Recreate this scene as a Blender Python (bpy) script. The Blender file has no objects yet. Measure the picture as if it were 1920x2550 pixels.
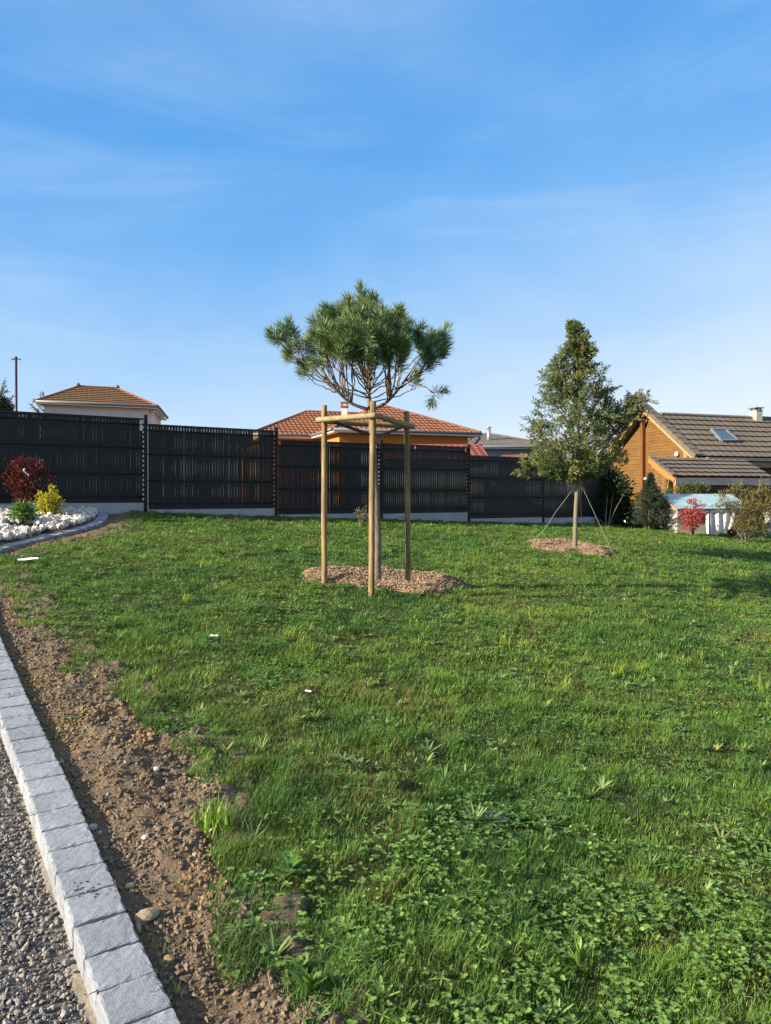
import bpy, bmesh, math, random
import numpy as np
from mathutils import Vector, Matrix
scene = bpy.context.scene
rad = math.radians
rng = np.random.default_rng(7)
random.seed(7)

# ------------------------------------------------------------------ camera, sky, sun, exposure
CAMZ, F = 1.6, 1850.0
cam_d = bpy.data.cameras.new('camera'); cam = bpy.data.objects.new('camera', cam_d)
scene.collection.objects.link(cam); scene.camera = cam
cam.location = (0, 0, CAMZ); cam.rotation_euler = (rad(90), 0, 0)
cam_d.sensor_fit = 'HORIZONTAL'; cam_d.sensor_width = 36.0
cam_d.lens = 36.0 * F / 1920.0; cam_d.shift_y = -40.0 / 1920.0
cam_d.clip_start = 0.05; cam_d.clip_end = 5000
SUN_EL = 23.0
SUN_DIR = Vector((-0.92, -0.385, 0)).normalized() * math.cos(rad(SUN_EL)) + Vector((0, 0, math.sin(rad(SUN_EL))))
sd = bpy.data.lights.new('sun', 'SUN'); so = bpy.data.objects.new('sun', sd); scene.collection.objects.link(so)
sd.energy = 3.3; sd.angle = rad(0.55); sd.color = (1.0, 0.86, 0.66)
so.rotation_euler = (-SUN_DIR).to_track_quat('-Z', 'Y').to_euler()
so.location = (-30, -12, 14)
scene.view_settings.view_transform = 'Standard'; scene.view_settings.look = 'None'
scene.view_settings.exposure = 1.98; scene.view_settings.gamma = 1.0
scene.cycles.use_denoising = True; scene.cycles.caustics_reflective = False; scene.cycles.caustics_refractive = False
scene.cycles.max_bounces = 6; scene.cycles.transparent_max_bounces = 8
scene.cycles.diffuse_bounces = 3; scene.cycles.glossy_bounces = 2; scene.cycles.transmission_bounces = 4

world = bpy.data.worlds.new("World"); scene.world = world; world.use_nodes = True
wn = world.node_tree; wn.nodes.clear()
def wnode(t, **kw):
    n = wn.nodes.new(t)
    for k, v in kw.items(): setattr(n, k, v)
    return n
wo = wnode('ShaderNodeOutputWorld'); wb = wnode('ShaderNodeBackground'); wb.inputs[1].default_value = 0.27
sky = wnode('ShaderNodeTexSky', sky_type='NISHITA'); sky.sun_disc = False
sky.sun_elevation = rad(SUN_EL); sky.sun_rotation = math.atan2(SUN_DIR.x, SUN_DIR.y)
sky.air_density = 1.0; sky.dust_density = 0.35; sky.ozone_density = 2.2; sky.altitude = 300
hs = wnode('ShaderNodeHueSaturation'); hs.inputs['Saturation'].default_value = 1.25; hs.inputs['Value'].default_value = 1.0
wn.links.new(sky.outputs[0], hs.inputs['Color'])
tc = wnode('ShaderNodeTexCoord')
def cirrus(scale, rot, seed, lo, hi, detail=5, rough=0.55, dist=0.6):
    mp = wnode('ShaderNodeMapping'); mp.inputs['Scale'].default_value = scale; mp.inputs['Rotation'].default_value = rot
    mp.inputs['Location'].default_value = (seed, seed * 0.7, seed * 0.3)
    nz = wnode('ShaderNodeTexNoise'); nz.inputs['Scale'].default_value = 1.0; nz.inputs['Detail'].default_value = detail
    nz.inputs['Roughness'].default_value = rough; nz.inputs['Distortion'].default_value = dist
    mr = wnode('ShaderNodeMapRange'); mr.inputs[1].default_value = lo; mr.inputs[2].default_value = hi
    mr.interpolation_type = 'SMOOTHSTEP'
    wn.links.new(tc.outputs['Generated'], mp.inputs[0]); wn.links.new(mp.outputs[0], nz.inputs['Vector'])
    wn.links.new(nz.outputs['Fac'], mr.inputs[0])
    return mr.outputs[0]
def wmath(op, a, b, clamp=False):
    n = wnode('ShaderNodeMath', operation=op, use_clamp=clamp)
    for i, v in enumerate((a, b)):
        if isinstance(v, (int, float)): n.inputs[i].default_value = v
        else: wn.links.new(v, n.inputs[i])
    return n.outputs[0]
sep = wnode('ShaderNodeSeparateXYZ'); wn.links.new(tc.outputs['Generated'], sep.inputs[0])
# a thin veil of high cloud, thicker towards the horizon and towards the east, with a slanting upper edge
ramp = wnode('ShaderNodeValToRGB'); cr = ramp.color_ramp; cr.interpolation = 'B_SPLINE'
stops = [(0.0, (.86, .91, .96)), (0.09, (.72, .83, .95)), (0.19, (.48, .69, .95)), (0.31, (.225, .51, .93)), (0.44, (.095, .375, .85)), (0.58, (.09, .345, .80)), (0.78, (.5, .6, .8)), (1.0, (.85, .88, .92))]  # last two stops: bright whitish zenith, out of frame, added as fill light
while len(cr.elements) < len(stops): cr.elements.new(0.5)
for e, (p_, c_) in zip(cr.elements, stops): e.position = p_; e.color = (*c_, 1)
# clear blue at the top of the frame, paling to the horizon; a thin slanting veil of high cloud shifts the paling up towards the right
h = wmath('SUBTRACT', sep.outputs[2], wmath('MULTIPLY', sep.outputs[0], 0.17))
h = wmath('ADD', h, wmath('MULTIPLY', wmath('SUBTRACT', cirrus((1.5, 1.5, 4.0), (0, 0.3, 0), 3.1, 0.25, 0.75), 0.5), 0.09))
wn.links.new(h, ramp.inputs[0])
wisps = cirrus((1.3, 1.3, 12.0), (0.1, 0.16, 0.4), 8.3, 0.48, 0.85, detail=7, rough=0.55, dist=0.9)
soft = cirrus((1.1, 1.1, 2.6), (0.0, -0.55, 0.2), 1.7, 0.40, 0.85, detail=5)
cov = wmath('ADD', wmath('MULTIPLY', wisps, 0.34), wmath('MULTIPLY', soft, 0.42), True)
nsc = wnode('ShaderNodeMix', data_type='RGBA', blend_type='MULTIPLY'); nsc.inputs['Factor'].default_value = 1.0; nsc.inputs['B'].default_value = (0.16, 0.16, 0.16, 1)
wn.links.new(hs.outputs[0], nsc.inputs['A'])
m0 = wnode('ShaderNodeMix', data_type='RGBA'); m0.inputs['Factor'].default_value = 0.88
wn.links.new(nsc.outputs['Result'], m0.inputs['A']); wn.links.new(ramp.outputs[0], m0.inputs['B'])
mixw = wnode('ShaderNodeMix', data_type='RGBA'); mixw.inputs['B'].default_value = (.58, .76, .97, 1)
wn.links.new(cov, mixw.inputs['Factor']); wn.links.new(m0.outputs['Result'], mixw.inputs['A'])
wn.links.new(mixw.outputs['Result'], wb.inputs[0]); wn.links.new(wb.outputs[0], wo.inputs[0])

# ------------------------------------------------------------------ numeric helpers
def hash2(ix, iy, seed):
    h = (ix.astype(np.int64) * 374761393 + iy.astype(np.int64) * 668265263 + seed * 1442695041) & 0xFFFFFFFF
    h = ((h ^ (h >> 13)) * 1274126177) & 0xFFFFFFFF
    return ((h ^ (h >> 16)) & 0xFFFF) / 65535.0
def vnoise(x, y, seed=0):
    x = np.asarray(x, float); y = np.asarray(y, float)
    ix = np.floor(x); iy = np.floor(y); fx = x - ix; fy = y - iy
    fx = fx * fx * (3 - 2 * fx); fy = fy * fy * (3 - 2 * fy)
    a = hash2(ix, iy, seed); b = hash2(ix + 1, iy, seed); c = hash2(ix, iy + 1, seed); d = hash2(ix + 1, iy + 1, seed)
    return (a * (1 - fx) + b * fx) * (1 - fy) + (c * (1 - fx) + d * fx) * fy
def fbm(x, y, seed=0, oct=4):
    s = 0; a = 0.5; t = 0
    for k in range(oct):
        s = s + a * vnoise(x * 2 ** k, y * 2 ** k, seed + 17 * k); t += a; a *= 0.5
    return s / t
def smooth(a, b, x):
    t = np.clip((x - a) / (b - a), 0, 1); return t * t * (3 - 2 * t)
FN = np.array([-0.515, 0.857]); FP = np.array([-4.27, 13.2])
def fdist(X, Y): return (X - FP[0]) * FN[0] + (Y - FP[1]) * FN[1]
def plane(X, Y): return -0.0889 * np.clip(X, -8, 14) + 0.069 * np.clip(Y, -4, 25)
def g(X, Y):
    X = np.asarray(X, float); Y = np.asarray(Y, float)
    d = fdist(X, Y); dd = np.maximum(d - 0.4, 0)
    z0 = plane(X - dd * FN[0], Y - dd * FN[1])
    z = z0 + (0.15 - z0) * smooth(0.5, 7.0, d)
    return z + 0.035 * (fbm(X * 0.9, Y * 0.9, 5, 3) - 0.5) * smooth(1.0, 0.0, d)
def gl(X, Y):                                   # lawn surface with the small lumps of an uneven turf
    return g(X, Y) + 0.04 * (fbm(np.asarray(X) * 3.3, np.asarray(Y) * 3.3, 15, 2) - 0.5) + 0.016 * (vnoise(np.asarray(X) * 11, np.asarray(Y) * 11, 16) - 0.5)
def ray(px, py): return (px - 960) / F, (py - 1235) / F
def G(px, py):                                   # photo pixel -> point of the sloping lawn
    xn, v = ray(px, py); Y = CAMZ / (v + 0.069 - 0.0889 * xn); return np.array([xn * Y, Y])
def W(px, py, Y):                                # photo pixel -> point at a known distance
    xn, v = ray(px, py); return np.array([xn * Y, Y, CAMZ - v * Y])
def inpoly(X, Y, poly):
    ins = np.zeros(X.shape, bool); n = len(poly)
    for i in range(n):
        x1, y1 = poly[i]; x2, y2 = poly[(i + 1) % n]
        c = ((y1 > Y) != (y2 > Y)) & (X < (x2 - x1) * (Y - y1) / (y2 - y1 + 1e-12) + x1)
        ins ^= c
    return ins
def nrm(v): v = np.asarray(v, float); return v / (np.linalg.norm(v, axis=-1, keepdims=True) + 1e-12)

# ------------------------------------------------------------------ mesh builder
class MB:
    def __init__(s): s.V = []; s.F = []; s.C = []; s.S = []; s.n = 0
    def add(s, v, f, col=(1, 1, 1), sm=False):
        v = np.asarray(v, float).reshape(-1, 3)
        if isinstance(f[0], np.ndarray): fl = f
        else:
            by = {}
            for q in f: by.setdefault(len(q), []).append(q)
            fl = [np.array(x, int) for x in by.values()]
        for a in fl: s.F.append(a + s.n); s.S.append(sm)
        c = np.broadcast_to(np.asarray(col, float), (len(v), 3)); s.C.append(c); s.V.append(v); s.n += len(v)
    def box(s, c, size, ux=(1, 0, 0), uy=(0, 1, 0), uz=(0, 0, 1), col=(1, 1, 1)):
        c = np.asarray(c, float); ux = nrm(ux) * size[0] / 2; uy = nrm(uy) * size[1] / 2; uz = nrm(uz) * size[2] / 2
        v = [c + a * ux + b * uy + d * uz for a in (-1, 1) for b in (-1, 1) for d in (-1, 1)]
        fs_ = [(0, 1, 3, 2), (4, 6, 7, 5), (0, 4, 5, 1), (2, 3, 7, 6), (0, 2, 6, 4), (1, 5, 7, 3)]
        if np.dot(np.cross(ux, uy), uz) < 0: fs_ = [q[::-1] for q in fs_]
        s.add(v, fs_, col)
    def beam(s, p, q, w, h, up=(0, 0, 1), col=(1, 1, 1)):
        p = np.asarray(p, float); q = np.asarray(q, float); d = nrm(q - p); sx = nrm(np.cross(d, up)); u = np.cross(sx, d)
        s.box((p + q) / 2, (np.linalg.norm(q - p), w, h), d, sx, u, col)
    def tube(s, pts, r, sides=7, col=(1, 1, 1), cap=True, wob=0.0):
        pts = np.asarray(pts, float); n = len(pts); r = np.broadcast_to(np.asarray(r, float), (n,))
        t = np.gradient(pts, axis=0); t = nrm(t)
        ref = np.array([0.13, 0.99, 0.05]) if abs(t[0, 2]) > 0.7 else np.array([0, 0, 1.0])
        a = nrm(np.cross(t, ref)); b = np.cross(t, a)
        an = np.linspace(0, 2 * np.pi, sides, endpoint=False)
        rr = r[:, None] * (1 + wob * (rng.random((n, sides)) - 0.5))
        v = pts[:, None] + rr[..., None] * (np.cos(an)[None, :, None] * a[:, None] + np.sin(an)[None, :, None] * b[:, None])
        i = np.arange(n - 1)[:, None] * sides; j = np.arange(sides)[None]
        q = np.stack([i + j, i + (j + 1) % sides, i + sides + (j + 1) % sides, i + sides + j], -1).reshape(-1, 4)
        s.add(v.reshape(-1, 3), [q], col, True)
        if cap:
            n0 = s.n - n * sides; s.F.append(np.array([list(range(sides))[::-1]]) + n0); s.F.append(np.array([list(range((n - 1) * sides, n * sides))]) + n0); s.S += [False, False]
    def poly(s, pts, th=None, col=(1, 1, 1)):     # flat polygon, with thickness vector if given
        p = np.asarray(pts, float); n = len(p)
        if th is None: s.add(p, [tuple(range(n))], col); return
        t = np.asarray(th, float)
        f = [tuple(range(n)), tuple(range(2 * n - 1, n - 1, -1))] + [(i, i + n, (i + 1) % n + n, (i + 1) % n) for i in range(n)]
        s.add(np.vstack([p, p + t]), f, col)
    def grid(s, P, col=(1, 1, 1)):                # P: (m,n,3)
        m, n = P.shape[:2]; i = np.arange(m - 1)[:, None] * n; j = np.arange(n - 1)[None]
        q = np.stack([i + j, i + j + 1, i + n + j + 1, i + n + j], -1).reshape(-1, 4)
        c = col if np.ndim(col) == 1 else np.asarray(col).reshape(-1, 3)
        s.add(P.reshape(-1, 3), [q], c)
    def leaves(s, base, d, nor, L, Wd, col, wide=0.45, fold=0.18, droop=0.0):
        base = np.asarray(base, float); N = len(base)
        L = np.broadcast_to(L, (N,))[:, None]; Wd = np.broadcast_to(Wd, (N,))[:, None]
        d = nrm(d); sx = nrm(np.cross(d, nor)); up = np.cross(sx, d)
        mid = base + d * L * wide + up * Wd * fold
        tip = base + d * L - up * L * droop
        v = np.stack([base, mid + sx * Wd / 2, tip, mid - sx * Wd / 2], 1)
        k = np.arange(N)[:, None] * 4
        f = np.concatenate([k + np.array([[0, 1, 2]]), k + np.array([[0, 2, 3]])])
        s.add(v.reshape(-1, 3), [f], np.repeat(np.broadcast_to(col, (N, 3)), 4, axis=0))
    def build(s, name, mat, parent=None, origin=None, smooth_sh=False):
        me = bpy.data.meshes.new(name)
        V = np.concatenate(s.V)
        if parent is not None: org = np.array(ORG[parent.name])
        elif origin is not None: org = np.asarray(origin, float)
        else: org = np.zeros(3)
        V = V - org
        me.vertices.add(len(V)); me.vertices.foreach_set('co', V.astype(np.float32).ravel())
        loops = np.concatenate([f.ravel() for f in s.F]).astype(np.int32)
        tot = np.concatenate([np.full(len(f), f.shape[1]) for f in s.F]).astype(np.int32)
        st = np.concatenate([[0], np.cumsum(tot)[:-1]]).astype(np.int32)
        me.loops.add(len(loops)); me.loops.foreach_set('vertex_index', loops)
        me.polygons.add(len(tot)); me.polygons.foreach_set('loop_start', st); me.polygons.foreach_set('loop_total', tot)
        me.update(calc_edges=True)
        C = np.concatenate(s.C)
        at = me.color_attributes.new('Col', 'FLOAT_COLOR', 'POINT')
        at.data.foreach_set('color', np.concatenate([C, np.ones((len(C), 1))], 1).astype(np.float32).ravel())
        me.polygons.foreach_set('use_smooth', np.concatenate([np.full(len(f), bool(smooth_sh or sm_)) for f, sm_ in zip(s.F, s.S)]))
        me.materials.append(mat); me.validate()
        o = bpy.data.objects.new(name, me); scene.collection.objects.link(o)
        ORG[o.name] = org
        if parent is not None: o.parent = parent
        else: o.location = org
        return o
ORG = {}
def thing(name, label, cat, loc, group=None):
    o = bpy.data.objects.new(name, None); scene.collection.objects.link(o); o.location = loc
    o.empty_display_size = 0.1; o['label'] = label; o['category'] = cat
    if group: o['group'] = group
    ORG[o.name] = np.asarray(loc, float); return o
def tag(o, label=None, cat=None, group=None, kind=None):
    for k, v in (('label', label), ('category', cat), ('group', group), ('kind', kind)):
        if v: o[k] = v
    return o
def ico(sub):
    bm = bmesh.new(); bmesh.ops.create_icosphere(bm, subdivisions=sub, radius=1)
    v = np.array([x.co[:] for x in bm.verts]); f = np.array([[q.index for q in p.verts] for p in bm.faces]); bm.free(); return v, f
ICO1, ICO2, ICO3 = ico(1), ico(2), ico(3)
def scatter_stones(mb, P, R, col, base=ICO1, rough=0.35, flat=0.7):
    bv, bf = base; N = len(P); n = len(bv)
    k = 1 + rough * (rng.random((N, n)) - 0.5) * 2
    v = bv[None] * k[..., None]
    sc = np.stack([0.75 + 0.5 * rng.random(N), 0.75 + 0.5 * rng.random(N), flat * (0.7 + 0.6 * rng.random(N))], 1)
    v = v * sc[:, None]
    q = nrm(rng.normal(size=(N, 4))); q[:, 1:3] *= 0.6; q = nrm(q)      # mostly turned about z, some tilt
    w, x, y, z = q[:, 0], q[:, 1], q[:, 2], q[:, 3]
    M = np.stack([1 - 2 * (y * y + z * z), 2 * (x * y - z * w), 2 * (x * z + y * w), 2 * (x * y + z * w), 1 - 2 * (x * x + z * z), 2 * (y * z - x * w),
                  2 * (x * z - y * w), 2 * (y * z + x * w), 1 - 2 * (x * x + y * y)], -1).reshape(N, 3, 3)
    v = np.einsum('nij,nkj->nki', M, v) * np.asarray(R).reshape(-1, 1, 1) + P[:, None]
    f = (bf[None] + (np.arange(N) * n)[:, None, None]).reshape(-1, 3)
    mb.add(v.reshape(-1, 3), [f], np.repeat(np.broadcast_to(col, (N, 3)), n, axis=0))

# ------------------------------------------------------------------ materials
def mat(name, col=(0.5, 0.5, 0.5), rough=0.7, spec=0.3, vcol=False, transl=0.0, noise=None, col2=None, bump=None, metal=0.0, noise2=None, stretch=None, rnd=0.0):
    m = bpy.data.materials.new(name); m.use_nodes = True; t = m.node_tree; b = t.nodes['Principled BSDF']; out = t.nodes['Material Output']
    b.inputs['Roughness'].default_value = rough; b.inputs['Specular IOR Level'].default_value = spec; b.inputs['Metallic'].default_value = metal
    L = t.links.new
    if vcol:
        a = t.nodes.new('ShaderNodeAttribute'); a.attribute_name = 'Col'; c = a.outputs['Color']
    else:
        r = t.nodes.new('ShaderNodeRGB'); r.outputs[0].default_value = (*col, 1); c = r.outputs[0]
    tcn = t.nodes.new('ShaderNodeTexCoord'); vec = tcn.outputs['Object']
    if stretch:
        mp = t.nodes.new('ShaderNodeMapping'); mp.inputs['Scale'].default_value = stretch; L(vec, mp.inputs[0]); vec = mp.outputs[0]
    if rnd:
        oi = t.nodes.new('ShaderNodeObjectInfo'); va = t.nodes.new('ShaderNodeVectorMath'); va.operation = 'ADD'
        sc = t.nodes.new('ShaderNodeVectorMath'); sc.operation = 'SCALE'; sc.inputs[0].default_value = (37, 11, 5); L(oi.outputs['Random'], sc.inputs['Scale'])
        L(vec, va.inputs[0]); L(sc.outputs[0], va.inputs[1]); vec = va.outputs[0]
    def nz(scale, detail=6, rgh=0.6):
        n = t.nodes.new('ShaderNodeTexNoise'); n.inputs['Scale'].default_value = scale; n.inputs['Detail'].default_value = detail; n.inputs['Roughness'].default_value = rgh
        L(vec, n.inputs['Vector']); return n.outputs['Fac']
    for ns, c2 in ((noise, col2), (noise2, None)):
        if not ns: continue
        mr = t.nodes.new('ShaderNodeMapRange'); mr.inputs[1].default_value = 0.35; mr.inputs[2].default_value = 0.68; L(nz(ns[0]), mr.inputs[0])
        mx = t.nodes.new('ShaderNodeMix'); mx.data_type = 'RGBA'
        if c2 is None:
            hv = t.nodes.new('ShaderNodeHueSaturation'); hv.inputs['Value'].default_value = 1 - ns[1]; L(c, hv.inputs['Color']); L(hv.outputs[0], mx.inputs['B'])
        else: mx.inputs['B'].default_value = (*c2, 1)
        L(mr.outputs[0], mx.inputs['Factor']); L(c, mx.inputs['A']); c = mx.outputs['Result']
    if rnd:
        hv = t.nodes.new('ShaderNodeHueSaturation'); mr = t.nodes.new('ShaderNodeMapRange'); mr.inputs[3].default_value = 1 - rnd; mr.inputs[4].default_value = 1 + rnd
        L(oi.outputs['Random'], mr.inputs[0]); L(mr.outputs[0], hv.inputs['Value']); L(c, hv.inputs['Color']); c = hv.outputs[0]
    L(c, b.inputs['Base Color'])
    if bump:
        bp = t.nodes.new('ShaderNodeBump'); bp.inputs['Strength'].default_value = bump[1]; bp.inputs['Distance'].default_value = bump[2] if len(bump) > 2 else 0.01
        L(nz(bump[0], 8, 0.65), bp.inputs['Height']); L(bp.outputs[0], b.inputs['Normal'])
    if transl:
        tr = t.nodes.new('ShaderNodeBsdfTranslucent'); L(c, tr.inputs['Color']); ms = t.nodes.new('ShaderNodeMixShader'); ms.inputs[0].default_value = transl
        L(b.outputs[0], ms.inputs[1]); L(tr.outputs[0], ms.inputs[2]); L(ms.outputs[0], out.inputs[0])
    return m
m_leaf = mat('leaf', vcol=True, rough=0.5, spec=0.35, transl=0.35)
m_grass = mat('grass_blade', vcol=True, rough=0.5, spec=0.3, transl=0.4)
m_needle = mat('pine_needle', vcol=True, rough=0.45, spec=0.3, transl=0.15)
m_lawn = mat('lawn_ground', (0.065, 0.057, 0.03), 0.95, 0.1, noise=(2.5, 0.3), col2=(0.05, 0.06, 0.022), noise2=(30, 0.4), bump=(60, 0.6, 0.02))
m_soil = mat('soil', (0.185, 0.14, 0.096), 0.95, 0.1, noise=(3.0, 0.3), col2=(0.13, 0.096, 0.067), noise2=(40, 0.3), bump=(90, 0.9, 0.012))
m_clod = mat('soil_clod', vcol=True, rough=0.95, spec=0.1, noise=(60, 0.25), bump=(150, 0.7, 0.006))
m_grav0 = mat('gravel_bed', (0.15, 0.132, 0.115), 0.95, 0.1, noise=(40, 0.4), bump=(120, 0.8, 0.01))
m_stone = mat('stone', vcol=True, rough=0.85, spec=0.2, noise=(70, 0.22), bump=(160, 0.4, 0.004))
m_paver = mat('paver_concrete', (0.295, 0.32, 0.36), 0.9, 0.2, noise=(55, 0.25), noise2=(8, 0.26), bump=(170, 0.55, 0.005), rnd=0.12)
m_mortar = mat('mortar', (0.24, 0.215, 0.175), 0.95, 0.1, noise=(25, 0.3), bump=(70, 0.9, 0.015))
m_bark = mat('bark', (0.2, 0.165, 0.13), 0.9, 0.15, noise=(22, 0.45), stretch=(1, 1, 0.35), bump=(45, 0.9, 0.01))
m_bark2 = mat('pale_bark', (0.2, 0.18, 0.135), 0.9, 0.15, noise=(30, 0.35), col2=(0.11, 0.105, 0.07), bump=(50, 0.6, 0.006))
m_branch = mat('branch', (0.2, 0.15, 0.11), 0.85, 0.2, noise=(25, 0.35))
m_stake = mat('stake_wood', (0.38, 0.27, 0.125), 0.75, 0.25, noise=(14, 0.3), col2=(0.15, 0.105, 0.045), noise2=(45, 0.5), stretch=(1, 1, 0.12), bump=(70, 0.5, 0.004))
m_rail = mat('rail_wood', (0.36, 0.28, 0.15), 0.75, 0.25, noise=(12, 0.3), col2=(0.23, 0.19, 0.1), noise2=(50, 0.3), bump=(70, 0.4, 0.004))
m_rubber = mat('rubber', (0.02, 0.021, 0.026), 0.5, 0.4)
m_chip = mat('bark_chip', vcol=True, rough=0.9, spec=0.1)
m_mulch = mat('mulch_ground', (0.25, 0.17, 0.115), 0.95, 0.1, noise=(30, 0.4), bump=(80, 1.0, 0.02))
m_slat = mat('slat_plastic', (0.0085, 0.0095, 0.0135), 0.45, 0.35, noise=(3, 0.25))
m_wire = mat('wire', (0.008, 0.0085, 0.011), 0.4, 0.4)
m_post = mat('post_metal', (0.007, 0.0075, 0.0095), 0.45, 0.25)
m_board = mat('concrete_board', (0.42, 0.42, 0.42), 0.9, 0.15, noise=(3, 0.2), noise2=(25, 0.15), bump=(60, 0.3, 0.005))
m_white = mat('white_render', (0.56, 0.55, 0.53), 0.9, 0.15, noise=(2, 0.05))
m_pvc = mat('white_trim', (0.72, 0.72, 0.72), 0.5, 0.3)
m_gutter = mat('gutter', (0.14, 0.15, 0.165), 0.4, 0.4)
m_zinc = mat('zinc', (0.38, 0.39, 0.4), 0.35, 0.5, metal=0.6)
m_orange = mat('orange_render', (0.5, 0.19, 0.045), 0.9, 0.15, noise=(1.2, 0.06), bump=(90, 0.2, 0.004))
m_tile_or = mat('tile_orange', (0.28, 0.115, 0.06), 0.85, 0.2, noise=(1.6, 0.25), col2=(0.19, 0.08, 0.045), noise2=(14, 0.25))
m_tile_br = mat('tile_brown', (0.22, 0.12, 0.062), 0.85, 0.2, noise=(1.5, 0.2), col2=(0.17, 0.1, 0.055), noise2=(14, 0.2))
m_tile_gr = mat('tile_grey', (0.21, 0.185, 0.165), 0.85, 0.2, noise=(1.2, 0.2), col2=(0.16, 0.14, 0.125), noise2=(18, 0.2))
m_tile_lg = mat('tile_log_house', (0.165, 0.138, 0.108), 0.85, 0.2, noise=(0.8, 0.2), col2=(0.12, 0.1, 0.08), noise2=(18, 0.25))
m_tile_rd = mat('tile_red', (0.28, 0.085, 0.07), 0.8, 0.2, noise=(3, 0.2), noise2=(16, 0.2))
m_block = mat('block_wall', (0.37, 0.355, 0.33), 0.95, 0.1, noise=(3, 0.2), noise2=(20, 0.2), bump=(50, 0.5, 0.01))
m_shedwall = mat('shed_panel', (0.52, 0.475, 0.41), 0.9, 0.1, noise=(2.5, 0.2), noise2=(15, 0.15), bump=(40, 0.4, 0.01))
m_log = mat('log_wood', (0.19, 0.099, 0.027), 0.6, 0.3, noise=(5, 0.3), col2=(0.125, 0.063, 0.017), noise2=(24, 0.25), stretch=(0.3, 0.3, 2.0), bump=(30, 0.3, 0.006))
m_logd = mat('log_post', (0.16, 0.06, 0.02), 0.6, 0.3, noise=(8, 0.3), stretch=(1, 1, 0.2))
m_pine = mat('bargeboard', (0.36, 0.165, 0.04), 0.6, 0.3, noise=(10, 0.2))
m_pale = mat('pale_bargeboard', (0.36, 0.25, 0.12), 0.7, 0.2, noise=(8, 0.3))
m_greyw = mat('weathered_board', (0.25, 0.25, 0.27), 0.85, 0.15, noise=(9, 0.4), stretch=(0.3, 0.3, 3), bump=(40, 0.6, 0.01))
m_glass = mat('glass', (0.06, 0.09, 0.11), 0.06, 0.9)
m_dark = mat('dark_void', (0.03, 0.03, 0.035), 0.3, 0.5)
m_sheet = mat('metal_sheet', (0.36, 0.52, 0.55), 0.42, 0.5, metal=0.35, noise=(2.0, 0.25), noise2=(9, 0.2))
m_cream = mat('cream_render', (0.66, 0.58, 0.42), 0.9, 0.1, noise=(4, 0.1))
m_pole = mat('pole_red', (0.055, 0.018, 0.02), 0.5, 0.4)
m_rope = mat('rope', (0.3, 0.31, 0.26), 0.9, 0.1)
m_plast = mat('white_plastic', (0.75, 0.76, 0.76), 0.4, 0.4)
m_green = mat('green_metal', (0.035, 0.07, 0.06), 0.5, 0.4)
m_fabric = mat('weed_fabric', (0.015, 0.015, 0.018), 0.8, 0.2, bump=(30, 0.5, 0.01))
m_tarp = mat('tarp', (0.72, 0.72, 0.7), 0.6, 0.3, noise=(6, 0.12))

# ------------------------------------------------------------------ lines of the place: kerb, soil, beds
kerb_px = [(520, 2700), (449, 2547), (407, 2467), (328, 2299), (239, 2106), (149, 1900), (90, 1787), (39, 1671), (1, 1589), (-28, 1500), (-25, 1420), (0, 1365), (72, 1350), (144, 1332), (219, 1315), (259, 1301), (271, 1286), (265, 1270), (252, 1262)]
kr = np.array([G(*p) for p in kerb_px])
def resample(P, step, sm=6):
    d = np.concatenate([[0], np.cumsum(np.linalg.norm(np.diff(P, axis=0), axis=1))]); n = int(d[-1] / step) + 1
    s = np.linspace(0, d[-1], n); R = np.stack([np.interp(s, d, P[:, i]) for i in range(P.shape[1])], 1)
    for _ in range(sm):
        R[1:-1] = 0.25 * R[:-2] + 0.5 * R[1:-1] + 0.25 * R[2:]
    return R
kr = resample(kr, 0.05, 60)
def left_of(P, w):
    t = nrm(np.gradient(P, axis=0)); return P + w * np.stack([-t[:, 1], t[:, 0]], 1)
KW = 0.165
kl = left_of(kr, KW)
soil_px = [(760, 2640), (735, 2490), (690, 2440), (560, 2390), (565, 2310), (600, 2200), (560, 2100), (490, 2065), (505, 1960), (505, 1880), (430, 1830), (300, 1740), (265, 1695), (170, 1660), (140, 1600), (95, 1560), (60, 1500), (30, 1450), (12, 1420), (8, 1395), (40, 1381), (110, 1364), (200, 1343), (270, 1322), (312, 1304), (325, 1282), (300, 1268)]
sr = np.array([G(*p) for p in soil_px])
left_poly = [(-12, -6), (1.2, -6)] + [tuple(kr[0] + (0.25, -1.2))] + [tuple(p) for p in kr] + [tuple(kr[-1] + np.array([0.1, 0.6])), (-12, 9.5)]
left_poly = [(-12, -6), (-0.3, -6)] + [tuple(p) for p in kr] + [(kr[-1][0], kr[-1][1] + 0.8), (-12, 9.2)]
soil_poly = [tuple(p) for p in kl] + [tuple(p) for p in sr[::-1]] + [(0.0, -1.0), (-0.4, -1.0)]
def dist_poly(X, Y, P):
    P = np.asarray(P); best = np.full(X.shape, 1e9)
    for i in range(len(P) - 1):
        a, b = P[i], P[i + 1]; ab = b - a; t = np.clip(((X - a[0]) * ab[0] + (Y - a[1]) * ab[1]) / (ab @ ab + 1e-12), 0, 1)
        best = np.minimum(best, np.hypot(X - a[0] - t * ab[0], Y - a[1] - t * ab[1]))
    return best
PINE = np.array([-0.11, 8.35]); TREE2 = G(1430, 1374)
m1c, m1r = G(978, 1456) + np.array([0.03, 0.08]), (0.82, 0.55)
m2c, m2r = G(1424, 1367), (0.76, 0.72)

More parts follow.
